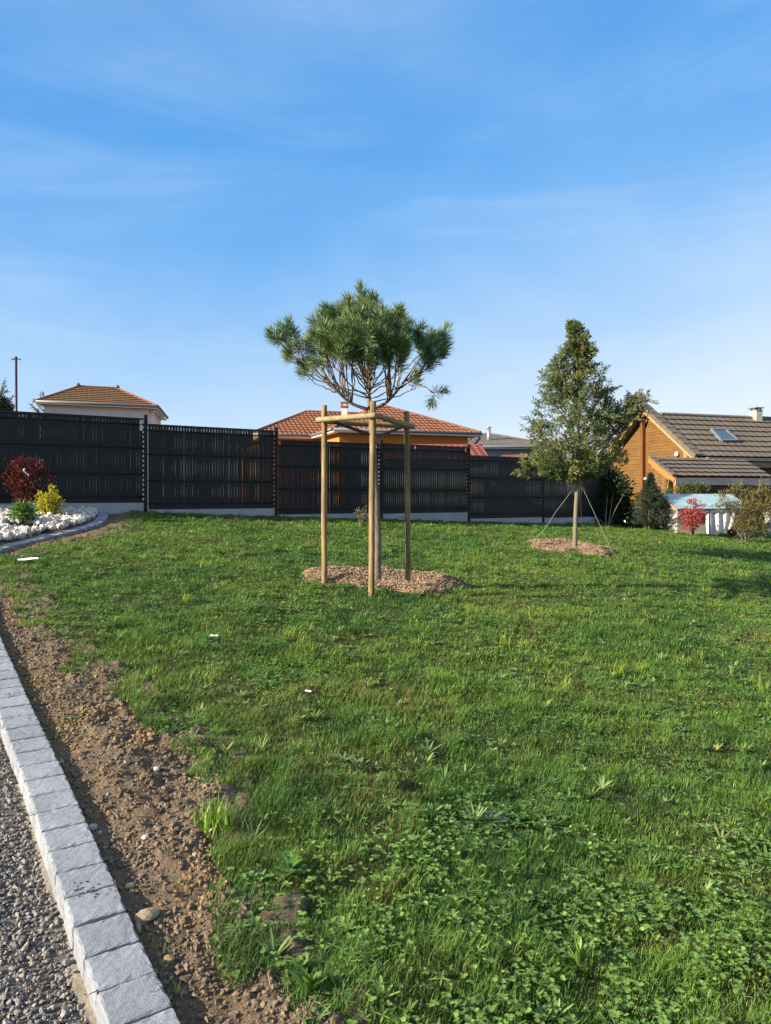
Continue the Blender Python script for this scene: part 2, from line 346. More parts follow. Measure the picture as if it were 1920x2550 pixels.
# ------------------------------------------------------------------ ground
def nonuni(a, b, h, outer): return np.concatenate([-np.array(outer[::-1], float) + a, np.arange(a, b, h), b + np.array(outer, float)])
xs = nonuni(-9, 13, 0.07, [0.5, 1, 2, 4, 8, 20, 60, 200, 800]); ys = nonuni(0.4, 24, 0.07, [0.5, 1, 2, 4, 8, 20, 60, 200, 900])
XX, YY = np.meshgrid(xs, ys)
ZZ = gl(XX, YY)
low = inpoly(XX, YY, left_poly) | inpoly(XX, YY, soil_poly) | (dist_poly(XX, YY, sr) < 0.15)
ZZ = ZZ + 0.012 * (fbm(XX * 6, YY * 6, 9, 3) - 0.5) - 0.16 * low
mb = MB(); mb.grid(np.stack([XX, YY, ZZ], -1)); lawn = mb.build('lawn', m_lawn, smooth_sh=True); lawn['kind'] = 'structure'

def strip_mesh(mbx, A, B, n, zf, ext=0.0):
    t = np.linspace(-ext, 1 + ext, n)[None, :, None]
    P = A[:, None] * (1 - t) + B[:, None] * t; Z = zf(P[..., 0], P[..., 1]); mbx.grid(np.concatenate([P, Z[..., None]], -1))
sarc = resample(sr, 0.02, 8); 
# soil strip: between the kerb and the ragged lawn edge, as one fine sheet of height
sx = np.arange(-5.4, 0.25, 0.0125); sy = np.arange(1.2, 13.6, 0.014)
def soil_z(X, Y):
    d = dist_poly(X, Y, kr[::6]); e = smooth(0.02, 0.35, d)
    return g(X, Y) - 0.03 + 0.035 * e + 0.06 * (fbm(X * 4, Y * 4, 21, 3) - 0.45) * e + (0.045 * (fbm(X * 14, Y * 14, 22, 3) - 0.5) + 0.022 * (vnoise(X * 38, Y * 38, 23) - 0.5)) * (.35 + .65 * e)
SX, SY = np.meshgrid(sx, sy)
ins = inpoly(SX, SY, soil_poly)
near = ins.copy()
for a in range(-26, 27, 2):
    for b in (-22, -18, -14, -9, -5, 0, 5, 9, 14, 18, 22): near |= np.roll(np.roll(ins, a, 1), b, 0)
near &= ~inpoly(SX, SY, [(-12, -6), (-0.45, -6)] + [tuple(p) for p in left_of(kr, 0.07)] + [(-12, 13)])
dl = dist_poly(SX, SY, sarc[::8])
SZ = soil_z(SX, SY) - np.where(ins, 0, 0.10 * smooth(0.22, 0.30, dl))
mb = MB(); mb.grid(np.stack([SX, SY, SZ], -1))
q = mb.F[0]; keep = near.ravel()[q].all(1); mb.F[0] = q[keep]
soil = mb.build('bare_soil', m_soil, smooth_sh=True); soil['kind'] = 'structure'
# gravel and stone bed sheets left of the kerb
gx = np.concatenate([[-12, -9], np.arange(-7.5, 0.2, 0.05)]); gy = np.arange(-1, 13.6, 0.05)
GX, GY = np.meshgrid(gx, gy)
def gravel_z(X, Y):
    return plane(np.maximum(X, -3 - 0.25 * Y), Y) - 0.085 + 0.02 * (fbm(X * 3, Y * 3, 31, 3) - 0.5) + smooth(7.5, 8.6, Y) * 0.07
GZ = gravel_z(GX, GY)
ing = inpoly(GX, GY, [(-13, -6), (-0.3, -6)] + [tuple(p) for p in left_of(kr, 0.08)] + [(kr[-1][0] - .2, kr[-1][1] + 0.02), (-13, 7.1)])
mb = MB(); mb.grid(np.stack([GX, GY, GZ], -1)); q = mb.F[0]; mb.F[0] = q[ing.ravel()[q].all(1)]
gr0 = mb.build('gravel_path', m_grav0, smooth_sh=True); gr0['kind'] = 'structure'

# ------------------------------------------------------------------ kerb pavers: each one a block of its own
def paver_mesh(i, w=KW, l=0.150, h=0.13):
    bm = bmesh.new(); bmesh.ops.create_cube(bm, size=1)
    bmesh.ops.scale(bm, vec=(w, l, h), verts=bm.verts)
    bmesh.ops.bevel(bm, geom=bm.edges[:], offset=0.009, segments=2, affect='EDGES', profile=0.6)
    bmesh.ops.subdivide_edges(bm, edges=[e for e in bm.edges if e.calc_length() > 0.05], cuts=7, use_grid_fill=True)
    r = random.Random(i)
    for v in bm.verts:
        rim = max(abs(v.co.x) / (w / 2), abs(v.co.y) / (l / 2))
        k = 0.0017 if rim > 0.86 else 0.0006
        v.co += Vector((r.uniform(-k, k), r.uniform(-k, k), r.uniform(-k, k)))
    me = bpy.data.meshes.new('kerb_paver'); bm.to_mesh(me); bm.free(); me.materials.append(m_paver)
    return me
pav = [paver_mesh(i) for i in range(5)]
kc = left_of(kr, KW / 2)
d = np.concatenate([[0], np.cumsum(np.linalg.norm(np.diff(kc, axis=0), axis=1))])
pos = np.arange(0.05, d[-1] - 0.05, 0.1530); pv_list = []
for i, s in enumerate(pos):
    c = np.array([np.interp(s, d, kc[:, 0]), np.interp(s, d, kc[:, 1])]); c2 = np.array([np.interp(s + .08, d, kc[:, 0]), np.interp(s + .08, d, kc[:, 1])])
    if c[1] < 1.45: continue
    px = 960 + F * (c[0] + 0.1) / c[1]
    if px < -60: continue
    t = nrm(c2 - c); o = bpy.data.objects.new('kerb_paver', random.choice(pav)); scene.collection.objects.link(o)
    o.location = (c[0], c[1], float(g(c[0], c[1])) - 0.065 + 0.006 + random.uniform(-.002, .002))
    gx_, gy_ = -0.0889, 0.069
    o.rotation_euler = (math.atan(gy_ * t[1] + gx_ * t[0]), 0.05 * 0, math.atan2(t[1], t[0]) - math.pi / 2 + random.uniform(-.02, .02))
    bed = c[1] > 7.6
    o['category'] = 'paver'
    if bed: o['label'] = 'narrow grey concrete paver in the curved edging of the white stone bed'; o['group'] = 'edging pavers round the white stone bed'
    else: o['label'] = 'grey concrete paver in the kerb row between gravel path and bare soil'; o['group'] = 'kerb pavers along the gravel path'
    pv_list.append((o, c, t))
# haunch of mortar under the kerb on the gravel side
mb = MB(); K = kr[::3]; lm = []
for off, dz in ((0.02, -0.10), (0.03, -0.022), (KW - 0.014, -0.022), (KW - 0.012, -0.078), (KW + 0.012, -0.082), (KW + 0.04, -0.115)):
    P = left_of(K, off); wob = (fbm(K[:, 0] * 9, K[:, 1] * 9, 41, 3) - 0.5)
    P = left_of(K, off + (0.035 * wob if off > KW else 0 * wob)[:, None]); lm.append(np.concatenate([P, (g(P[:, 0], P[:, 1]) + dz + 0.03 * wob * (off > KW))[:, None]], 1))
mb.grid(np.stack(lm, 1)); mo = mb.build('mortar_haunch', m_mortar, smooth_sh=True)
tag(mo, 'rough beige mortar haunch along the gravel side of the kerb', 'mortar')

# ------------------------------------------------------------------ gravel, soil clods, white stones
N = 95000
P = np.stack([rng.uniform(-3.6, -0.2, N), 1.5 + 3.4 * rng.random(N) ** 1.5], 1)
ok = inpoly(P[:, 0], P[:, 1], [(-13, -6), (-0.3, -6)] + [tuple(p) for p in left_of(kr, KW + 0.012)] + [(-13, 9.2)]) & (P[:, 0] > -0.56 * P[:, 1] - 1.0)
P = P[ok]; R = 0.0035 + 0.0085 * rng.random(len(P)) ** 2.0
big = rng.random(len(P)) < 0.02; R[big] *= 1.9
tone = rng.random((len(P), 1)); hue = rng.random((len(P), 1))
col = (0.12 + 0.22 * tone) * np.array([[1.0, 0.93, 0.85]]) * (1 - hue * 0.12) + hue * np.array([[0.0, 0.004, 0.012]])
col[rng.random(len(P)) < 0.05] *= 1.5
PZ = np.concatenate([P, (gravel_z(P[:, 0], P[:, 1]) + R * 0.25 + 0.004 * rng.random(len(P)))[:, None]], 1)
mb = MB(); scatter_stones(mb, PZ, R * 0.8, col, ICO1, 0.5, 0.7)
gv = mb.build('gravel', m_stone); tag(gv, 'loose grey brown gravel left of the paver kerb', 'gravel', kind='stuff')

N = 330000
P = np.stack([rng.uniform(-4.6, 0.1, N), 1.5 + 8.5 * rng.random(N) ** 1.7], 1)
ok = (inpoly(P[:, 0], P[:, 1], soil_poly) | (dist_poly(P[:, 0], P[:, 1], sr) < 0.09)) & ~inpoly(P[:, 0], P[:, 1], left_poly) & (P[:, 0] > -0.54 * P[:, 1] - 0.2); P = P[ok]
dens = fbm(P[:, 0] * 5, P[:, 1] * 5, 51, 3); P = P[rng.random(len(P)) < 0.45 + 0.8 * smooth(0.35, 0.6, dens)]
R = 0.002 + 0.0075 * rng.random(len(P)) ** 3.2; R *= 1 + 0.06 * P[:, 1]
tone = 0.8 + 0.45 * rng.random((len(P), 1)); ochre = (fbm(P[:, 0] * 3, P[:, 1] * 3, 52, 2) > 0.66)[:, None] * 0.7 * rng.random((len(P), 1))
col = np.array([[0.188, 0.143, 0.10]]) * tone * (1 - ochre) + ochre * np.array([[0.33, 0.21, 0.085]])
pale = rng.random(len(P)) < 0.006; col[pale] = np.array([0.4, 0.35, 0.28])
PZ = np.concatenate([P, (soil_z(P[:, 0], P[:, 1]) + R * 0.3)[:, None]], 1)
mb = MB(); scatter_stones(mb, PZ, R, col, ICO1, 0.6, 0.85)
q = np.stack([rng.uniform(180, 290, 34), rng.uniform(2200, 2245, 34)], 1); q = np.array([G(*p) for p in q])     # crumbs of soil spilt on one paver
mb_n = 0.0025 + 0.005 * rng.random(len(q)) ** 2; scatter_stones(mb, np.concatenate([q, (g(q[:, 0], q[:, 1]) + 0.006)[:, None]], 1), mb_n, np.array([0.12, 0.095, 0.075]), ICO1, 0.5, 0.8)
for _ in range(26):                                                       # dead roots and straws
    a = np.array([rng.uniform(-1.6, -.2), 1.8 + 2.2 * rng.random()])
    if not inpoly(a[:1], a[1:], soil_poly)[0]: continue
    th = rng.random() * 6.28; tt = np.linspace(0, 1, 6); x = a[0] + tt * .09 * math.cos(th) + .012 * np.sin(tt * 5 + th); y = a[1] + tt * .07 * math.sin(th) + .012 * np.cos(tt * 4); mb.tube(np.stack([x, y, soil_z(x, y) + .008], 1), 0.0016, 4, col=(.34, .26, .17))
sc_ = mb.build('soil_clods', m_clod); tag(sc_, 'brown crumbly clods on the bare soil strip', 'soil', kind='stuff')

# white stones of the planted bed
N = 7500
P = np.stack([rng.uniform(-8, -4.2, N), rng.uniform(7.4, 13, N)], 1)
edge_in = [tuple(p) for p in left_of(kr, KW + 0.02)]
ok = inpoly(P[:, 0], P[:, 1], [(-13, 7.4)] + [p for p in edge_in if p[1] > 7.4] + [(kr[-1][0] - .1, kr[-1][1] - 0.05), (-13, 7.0)]) & (fdist(P[:, 0], P[:, 1]) < -0.16) & (P[:, 0] > -0.56 * P[:, 1] - 0.4)
P = P[ok]
bedhole = [(W(60, 1312, 1)[:2] * 0, 0)]
def bedpt(px, py): return G(px, py)
holes = [(bedpt(62, 1316), 0.30, 0.22), (bedpt(146, 1293), 0.27, 0.2), (bedpt(60, 1262), 0.26, 0.3)]
for c, a, b in holes:
    P = P[((P[:, 0] - c[0]) / a) ** 2 + ((P[:, 1] - c[1]) / b) ** 2 > 1]
R = 0.025 + 0.032 * rng.random(len(P)) ** 1.5
col = np.array([[0.60, 0.575, 0.53]]) * (0.75 + 0.3 * rng.random((len(P), 1))) * (1 - rng.random((len(P), 1)) * np.array([[0, 0.04, 0.1]]))
PZ = np.concatenate([P, (gravel_z(P[:, 0], P[:, 1]) + 0.03 + R * 0.55 + 0.03 * rng.random(len(P)))[:, None]], 1)
mb = MB(); scatter_stones(mb, PZ, R, col, ICO1, 0.3, 0.75)
ws = mb.build('white_stones', m_stone); tag(ws, 'broken white stones covering the planted bed by the fence', 'stones', kind='stuff')
mb = MB()
for c, a, b in holes:
    n = 20; rr = np.linspace(0, 1, 4)[:, None]; th = np.linspace(0, 2 * np.pi, n)[None]
    X = c[0] + rr * np.cos(th) * a * 1.1; Y = c[1] + rr * np.sin(th) * b * 1.1
    mb.grid(np.stack([X, Y, gravel_z(X, Y) + 0.03 + 0.02 * vnoise(X * 12, Y * 12, 3)], -1))
fb = mb.build('weed_fabric', m_fabric, smooth_sh=True); tag(fb, 'black weed fabric showing between the white stones round the shrubs', 'fabric', kind='stuff')

# ------------------------------------------------------------------ mulch rings
def mulch(name, c, r, label, n, seed):
    mb = MB(); rr = np.linspace(0, 1, 14)[:, None]; th = np.linspace(0, 2 * np.pi, 61)[None]
    wob = 1 + 0.34 * (vnoise(np.cos(th) * 2 + 5, np.sin(th) * 2 + 5, seed) - 0.5) * 2
    def mz(X, Y, q): return g(X, Y) + 0.075 * np.exp(-((q - 0.72) / 0.22) ** 2) + 0.015 - 0.05 * smooth(0.9, 1.05, q) + 0.05 * (fbm(X * 7, Y * 7, seed, 3) - 0.5)
    X = c[0] + rr * np.cos(th) * r[0] * wob; Y = c[1] + rr * np.sin(th) * r[1] * wob
    mb.grid(np.stack([X, Y, mz(X, Y, rr + 0 * th)], -1))
    a = rng.random(n) * 2 * np.pi; q = np.sqrt(rng.random(n)) * 1.08
    w = 1 + 0.34 * (vnoise(np.cos(a) * 2 + 5, np.sin(a) * 2 + 5, seed) - 0.5) * 2
    x = c[0] + q * np.cos(a) * r[0] * w; y = c[1] + q * np.sin(a) * r[1] * w; z = mz(x, y, q) + 0.012 * rng.random(n)
    dd = nrm(np.stack([rng.normal(size=n), rng.normal(size=n), 0.35 * rng.normal(size=n)], 1)); no = nrm(np.stack([0.5 * rng.normal(size=n), 0.5 * rng.normal(size=n), np.ones(n)], 1))
    t = rng.random((n, 1)); col = np.array([[0.34, 0.245, 0.16]]) * (0.42 + 0.8 * t) * (1 - np.array([[0, 0.06, 0.12]]) * rng.random((n, 1)))
    grey = rng.random(n) < 0.3; col[grey] = col[grey] * 0.6 + 0.05
    L = 0.014 + 0.035 * rng.random(n) ** 1.5; Wd = 0.006 + 0.010 * rng.random(n)
    sxv = nrm(np.cross(dd, no)); th_ = np.cross(sxv, dd)
    v = np.stack([np.stack([x, y, z], 1) + sa * dd * L[:, None] / 2 + sb * sxv * Wd[:, None] / 2 + sc2 * th_ * 0.003 for sa in (-1, 1) for sb in (-1, 1) for sc2 in (-1, 1)], 1)
    f = np.array([(0, 1, 3, 2), (4, 6, 7, 5), (0, 4, 5, 1), (2, 3, 7, 6), (0, 2, 6, 4), (1, 5, 7, 3)])
    mb.add(v.reshape(-1, 3), [(f[None] + (np.arange(n) * 8)[:, None, None]).reshape(-1, 4)], np.repeat(col, 8, axis=0))
    mb.C[0] = np.broadcast_to(np.array([0.24, 0.165, 0.11]), mb.C[0].shape)
    return tag(mb.build(name, m_chip), label, 'mulch', kind='stuff')
mulch('bark_mulch', m1c, m1r, 'wide ragged ring of tan bark mulch under the staked pine', 9000, 61)
mulch('bark_mulch', m2c, m2r, 'round ring of tan bark mulch under the roped oak', 7000, 62)

# ------------------------------------------------------------------ grass
def green_mask(X, Y, jit=0.05):
    jx = X + (fbm(X * 6, Y * 6, 71, 2) - 0.5) * 0.22; jy = Y + (fbm(X * 6, Y * 6, 72, 2) - 0.5) * 0.22
    k = (~inpoly(jx, jy, soil_poly) | (dist_poly(jx, jy, sr) < 0.10 * vnoise(X * 9, Y * 9, 73))) & ~inpoly(X + 0.06, Y, left_poly) & ~inpoly(X, Y, left_poly) & (fdist(X, Y) < np.where(X < 4.6, -0.04, 0.6))
    for c, r in ((m1c, m1r), (m2c, m2r)):
        k &= ((jx - c[0]) / (r[0] * 0.86)) ** 2 + ((jy - c[1]) / (r[1] * 0.84)) ** 2 > 1
    return k
def scatter(dens, y0=1.55, y1=25.0, dy=0.1):
    out = []
    for y in np.arange(y0, y1, dy):
        x0, x1 = -0.58 * y - 0.8, 0.58 * y + 1.5; n = rng.poisson(dens(y) * (x1 - x0) * dy)
        out.append(np.stack([rng.uniform(x0, x1, n), rng.uniform(y, y + dy, n)], 1))
    P = np.concatenate(out); return P[green_mask(P[:, 0], P[:, 1])]
def blades(P, L, w, lean, col, curve=0.35):
    N = len(P); az = rng.random(N) * 2 * np.pi; h = np.stack([np.cos(az), np.sin(az), 0 * az], 1); sxv = np.stack([-np.sin(az), np.cos(az), 0 * az], 1)
    b = np.concatenate([P, gl(P[:, 0], P[:, 1])[:, None] - 0.004], 1)
    up = np.array([[0, 0, 1.0]]); d1 = nrm(up + h * lean[:, None]); d2 = nrm(up * (1 - curve) + h * (lean + curve * 1.2)[:, None])
    Lc = L[:, None]; wc = w[:, None]
    m = b + d1 * Lc * 0.55; t = m + d2 * Lc * 0.5
    v = np.stack([b - sxv * wc / 2, b + sxv * wc / 2, m + sxv * wc * 0.42, m - sxv * wc * 0.42, t], 1)
    k = np.arange(N)[:, None] * 5
    return v.reshape(-1, 3), [k + np.array([[0, 1, 2, 3]]), k + np.array([[3, 2, 4]])], np.repeat(col, 5, axis=0)
def lawn_cols(P, spread=1.0):
    N = len(P); X, Y = P[:, 0], P[:, 1]
    big = fbm(X * 0.9 + 3, Y * 0.9, 81, 3); med = fbm(X * 3.1, Y * 3.1, 82, 3); r = rng.random((N, 1))
    gA = np.array([[0.105, 0.215, 0.034]]); gB = np.array([[0.17, 0.28, 0.046]]); gC = np.array([[0.062, 0.16, 0.037]]); dry = np.array([[0.36, 0.27, 0.10]])
    a = smooth(0.42, 0.62, big)[:, None]; c = gC * (1 - a) + gB * a; c = 0.45 * c + 0.55 * gA
    bm_ = smooth(0.45, 0.68, med)[:, None]; c = c * (1 - 0.5 * bm_) + 0.5 * bm_ * gB
    fine = smooth(0.35, 0.7, fbm(X * 8, Y * 8, 84, 2))[:, None]; c = c * (0.6 + 0.7 * r) * (0.78 + 0.42 * fine)
    dn = smooth(0.56, 0.72, fbm(X * 1.7 + 9, Y * 1.7, 83, 3)); isd = rng.random(N) < 0.03 + 0.3 * dn
    c[isd] = dry * (0.6 + 0.5 * rng.random((isd.sum(), 1))) * 0.75 + c[isd] * 0.25
    return c
def dens(y): return 19000 * min(1.0, (3.0 / y) ** 1.55)
P = scatter(dens)
hn = fbm(P[:, 0] * 2.2, P[:, 1] * 2.2, 91, 3); hf = fbm(P[:, 0] * 9, P[:, 1] * 9, 92, 2)
L = (0.014 + 0.024 * smooth(0.35, 0.7, hn) + 0.03 * smooth(0.42, 0.72, hf) + 0.012 * rng.random(len(P))) * (0.75 + 0.5 * rng.random(len(P)))
w = 0.0026 * (0.8 + 0.5 * rng.random(len(P))) * np.maximum(1, (P[:, 1] / 3.0) ** 0.85)
L *= np.maximum(1, (P[:, 1] / 9) ** 0.3)
mb = MB(); mb.add(*blades(P, L, w, 0.15 + 0.75 * rng.random(len(P)) ** 1.3, lawn_cols(P)))
# taller, paler tufts here and there
T = scatter(lambda y: 2.2 * min(1, (5.0 / y) ** 0.7)); T = T[fbm(T[:, 0] * 1.2, T[:, 1] * 1.2, 93, 2) > 0.44]
nb = 34; PT = np.repeat(T, nb, 0) + rng.normal(size=(len(T) * nb, 2)) * np.repeat(0.018 + 0.035 * rng.random((len(T), 1)), nb, 0)
PT_ok = green_mask(PT[:, 0], PT[:, 1]); tone = np.repeat(rng.random((len(T), 1)), nb, 0)
LT = np.repeat(0.07 + 0.075 * rng.random(len(T)), nb) * (0.6 + 0.5 * rng.random(len(PT))); wT = 0.0036 * np.maximum(1, (PT[:, 1] / 3.2) ** 0.8)
cT = (np.array([[0.13, 0.235, 0.032]]) * (1 - tone) + np.array([[0.26, 0.34, 0.05]]) * tone) * (0.75 + 0.5 * rng.random((len(PT), 1)))
mb.add(*blades(PT[PT_ok], LT[PT_ok], wT[PT_ok], (0.1 + 0.7 * rng.random(len(PT)))[PT_ok], cT[PT_ok]))
# stray shoots on the bare soil
S = np.stack([rng.uniform(-4.5, 0, 900), 1.7 + 9 * rng.random(900) ** 1.5], 1); S = S[inpoly(S[:, 0], S[:, 1], soil_poly)]
S = S[fbm(S[:, 0] * 3, S[:, 1] * 3, 95, 2) > 0.5]; PS = np.repeat(S, 14, 0) + rng.normal(size=(len(S) * 14, 2)) * 0.018
mb.add(*blades(PS, 0.015 + 0.035 * rng.random(len(PS)), np.full(len(PS), 0.0026) * np.maximum(1, PS[:, 1] / 4), 0.3 + 0.8 * rng.random(len(PS)), np.array([[0.085, 0.15, 0.03]]) * (0.7 + 0.6 * rng.random((len(PS), 1)))))
gr = mb.build('grass', m_grass); tag(gr, 'short uneven green lawn grass with dry and tufted patches', 'grass', kind='stuff')

# ------------------------------------------------------------------ clover and low broad-leaved weeds
def rosette_leaves(mb, C, n, L, Wd, lift, col, zoff=0.0, wide=0.6, fold=0.1, droop=0.12):
    C = np.asarray(C); N = len(C); n = int(n); B = np.repeat(C, n, 0); az = np.tile(np.arange(n) * 2 * np.pi / n, N) + np.repeat(rng.random(N) * 6.28, n) + rng.normal(size=N * n) * 0.25
    l = np.repeat(np.broadcast_to(lift, (N,)), n) * (0.6 + 0.8 * rng.random(N * n))
    d_ = np.stack([np.cos(az), np.sin(az), l], 1); no = np.stack([-np.cos(az) * l, -np.sin(az) * l, np.ones(N * n)], 1)
    L = np.repeat(np.broadcast_to(L, (N,)), n) * (0.75 + 0.5 * rng.random(N * n)); Wd = np.repeat(np.broadcast_to(Wd, (N,)), n) * (0.8 + 0.4 * rng.random(N * n))
    c = np.repeat(np.broadcast_to(col, (N, 3)), n, 0) * (0.8 + 0.4 * rng.random((N * n, 1)))
    # a rounded leaf: six rim points round a midrib, folded a little
    d_ = nrm(d_); sxv = nrm(np.cross(d_, no)); up = np.cross(sxv, d_)
    prof = [(0.0, 0.05), (0.3, 0.36), (wide, 0.5), (0.88, 0.3), (1.0, 0.0)]
    mid, lf, rt = [], [], []
    for t, s in prof:
        p = B + d_ * (L * t)[:, None] - up * (L * droop * t * t)[:, None]
        mid.append(p); lf.append(p + sxv * (Wd * s)[:, None] + up * (Wd * s * fold * 2)[:, None]); rt.append(p - sxv * (Wd * s)[:, None] + up * (Wd * s * fold * 2)[:, None])
    v = np.stack(mid + lf[:4] + rt[:4], 1); K = 13; k = np.arange(N * n)[:, None] * K
    qs = [k + np.array([[i, 5 + i, 6 + i, i + 1]]) for i in range(3)] + [k + np.array([[i, i + 1, 10 + i, 9 + i]]) for i in range(3)]
    ts = [k + np.array([[3, 8, 4]]), k + np.array([[3, 4, 12]])]
    mb.add(v.reshape(-1, 3), [np.concatenate(qs), np.concatenate(ts)], np.repeat(c, K, axis=0))
def lift_pts(P, h): return np.concatenate([P, (gl(P[:, 0], P[:, 1]) + h)[:, None]], 1)
mb = MB()
P = scatter(lambda y: 3600 * min(1, (2.6 / y) ** 1.5), 1.55, 16)
reg = fbm(P[:, 0] * 1.25 + 4, P[:, 1] * 1.25 + 1, 101, 3) + 0.26 * smooth(-0.5, 0.4, P[:, 0]) * smooth(4.2, 2.7, P[:, 1]) - 0.03 * smooth(5, 9, P[:, 1])
P = P[rng.random(len(P)) < 0.66 * smooth(0.47, 0.74, reg) * smooth(0.3, 0.6, fbm(P[:, 0] * 7, P[:, 1] * 7, 103, 2))]
sz = (0.0048 + 0.007 * rng.random(len(P))) * np.maximum(1, (P[:, 1] / 4.0) ** 0.7)
hue = rng.random((len(P), 1)); patch = smooth(0.4, 0.62, fbm(P[:, 0] * 0.8, P[:, 1] * 0.8, 102, 2))[:, None]
cc = (np.array([[0.12, 0.26, 0.064]]) * (1 - patch) + np.array([[0.185, 0.325, 0.07]]) * patch) * (0.5 + 0.62 * hue)
rosette_leaves(mb, lift_pts(P, 0.015 + 0.045 * rng.random(len(P))), 3, sz * 1.5, sz * 1.4, -0.25 + 1.0 * rng.random(len(P)), cc, wide=0.62, fold=0.06, droop=0.1)
cl = mb.build('clover', m_leaf); tag(cl, 'patches of rounded three-leaved clover spreading through the lawn', 'clover', kind='stuff')
mb = MB()
P = scatter(lambda y: 48 * min(1, (4.0 / y) ** 0.6), 1.6, 20); wn_ = fbm(P[:, 0] * 1.6 + 7, P[:, 1] * 1.6, 111, 3)
P = P[rng.random(len(P)) < 0.06 + smooth(0.46, 0.66, wn_)]
hue = rng.random((len(P), 1)); cc = np.array([[0.11, 0.21, 0.06]]) * (1 - hue) + np.array([[0.22, 0.31, 0.09]]) * hue
kind_ = rng.integers(0, 4, len(P)); yel_ = rng.random(len(P)) < 0.06; cc[yel_] = np.array([0.23, 0.25, 0.08]) * (0.7 + 0.5 * rng.random((yel_.sum(), 1)))
for kk, (nl_, l_, w_, li_) in enumerate(((5, .03, .016, .5), (7, .045, .011, .9), (9, .035, .014, .35), (12, .055, .008, 1.2))):
    q = P[kind_ == kk]; rosette_leaves(mb, lift_pts(q, 0.012), nl_, l_ * (0.6 + 1.1 * rng.random(len(q))), w_ * (0.7 + 0.9 * rng.random(len(q))), li_ * (0.5 + rng.random(len(q))), cc[kind_ == kk], wide=0.45 + 0.2 * rng.random())
# small feathery and oval leaves in between
P = scatter(lambda y: 240 * min(1, (3.0 / y) ** 0.9), 1.55, 18); P = P[rng.random(len(P)) < smooth(0.5, 0.7, fbm(P[:, 0] * 1.5 + 2, P[:, 1] * 1.5 + 8, 112, 3))]
sz = np.maximum(1, (P[:, 1] / 4.0) ** 0.7)
rosette_leaves(mb, lift_pts(P, 0.025 + 0.03 * rng.random(len(P))), 4, (0.018 + 0.02 * rng.random(len(P))) * sz, 0.007 * sz, 0.8 * rng.random(len(P)), np.array([[0.14, 0.23, 0.055]]) * (0.6 + 0.8 * rng.random((len(P), 1))), wide=0.5)
we = mb.build('weeds', m_leaf); tag(we, 'low broad-leaved weeds scattered between the grass', 'weeds', kind='stuff')

# single weeds that stand out
def plant(name, px, py, label, kind, n, L, Wd, lift, col, h=0.015):
    c = G(px, py); b = np.array([c[0], c[1], float(g(*c))]); mb = MB()
    if kind == 'tuft':
        Pq = c + rng.normal(size=(n, 2)) * np.array([[0.045, 0.025]]); mb.add(*blades(Pq, L * (0.6 + 0.5 * rng.random(n)), np.full(n, Wd), 0.05 + lift * rng.random(n), np.array([col]) * (0.75 + 0.5 * rng.random((n, 1))), 0.25))
    else:
        for k in range(2): rosette_leaves(mb, b[None] + [[0, 0, h + 0.01 * k]], n - 2 * k, L * (1 - .25 * k), Wd * (1 - .2 * k), lift * (1 + k), np.array([col]), wide=0.6)
    tag(mb.build(name, m_leaf, origin=b), label, 'weed', 'single weeds standing out in the lawn')
plant('grass_tuft', 540, 2075, 'tall bright yellow green grass tuft at the edge of the bare soil', 'tuft', 70, 0.16, 0.006, 0.35, (0.2, 0.33, 0.045))
plant('dandelion', 720, 2185, 'broad flat dandelion rosette in the lawn just right of the soil', 'r', 7, 0.085, 0.036, 0.45, (0.085, 0.19, 0.03))
plant('plantain', 770, 2490, 'upright plantain with ribbed leaves beside the soil at the lower edge', 'r', 9, 0.075, 0.024, 1.3, (0.1, 0.2, 0.035))
plant('plantain', 1440, 2420, 'leafy plantain clump with long pale blades among the foreground clover', 'r', 12, 0.085, 0.014, 2.0, (0.16, 0.27, 0.05))
plant('thistle', 1215, 2060, 'dark grey green spreading thistle rosette in the middle of the lawn', 'r', 11, 0.1, 0.02, 0.35, (0.12, 0.17, 0.10))
plant('plantain', 890, 1925, 'pale leafy rosette in the short grass below the mulch ring', 'r', 9, 0.07, 0.022, 0.9, (0.13, 0.2, 0.07))
plant('plantain', 1140, 1507, 'upright narrow-leaved plantain at the right front of the pine mulch', 'r', 10, 0.12, 0.018, 1.9, (0.11, 0.18, 0.04))
plant('plantain', 965, 1485, 'small narrow-leaved weed right beside the front stake', 'r', 9, 0.12, 0.018, 1.2, (0.1, 0.17, 0.045))
plant('dandelion', 745, 2435, 'round-leaved weed at the tip of the bare soil', 'r', 6, 0.05, 0.03, 0.9, (0.13, 0.23, 0.05))

# ------------------------------------------------------------------ stones lying on the soil and litter on the grass
def rock(px, py, r, col, label, sq=(1, 1, 0.7), cat='stone', name='stone'):
    c = G(px, py); mb = MB(); v, f = ICO2; v = v * np.array(sq) * r
    v = v * (1 + 0.2 * (rng.random(len(v)) - 0.5))[:, None]
    a = rng.random() * 6; v = v @ np.array([[math.cos(a), math.sin(a), 0], [-math.sin(a), math.cos(a), 0], [0, 0, 1]])
    z = float(soil_z(np.array([c[0]]), np.array([c[1]]))[0]); mb.add(v + np.array([c[0], c[1], z + r * 0.3]), [f], col)
    tag(mb.build(name, m_stone, origin=(c[0], c[1], z)), label, cat, 'loose stones on the bare soil')
rock(365, 2268, 0.033, (0.3, 0.24, 0.155), 'flat sandy stone on the soil touching the kerb, largest of the loose stones', (1.3, 0.9, 0.55))
rock(322, 2192, 0.017, (0.42, 0.33, 0.2), 'round beige pebble near the kerb above the flat sandy stone')
rock(230, 2048, 0.021, (0.33, 0.3, 0.26), 'grey pebble in the gap beside the kerb')
rock(362, 2083, 0.014, (0.55, 0.53, 0.5), 'small white stone in the middle of the soil strip')
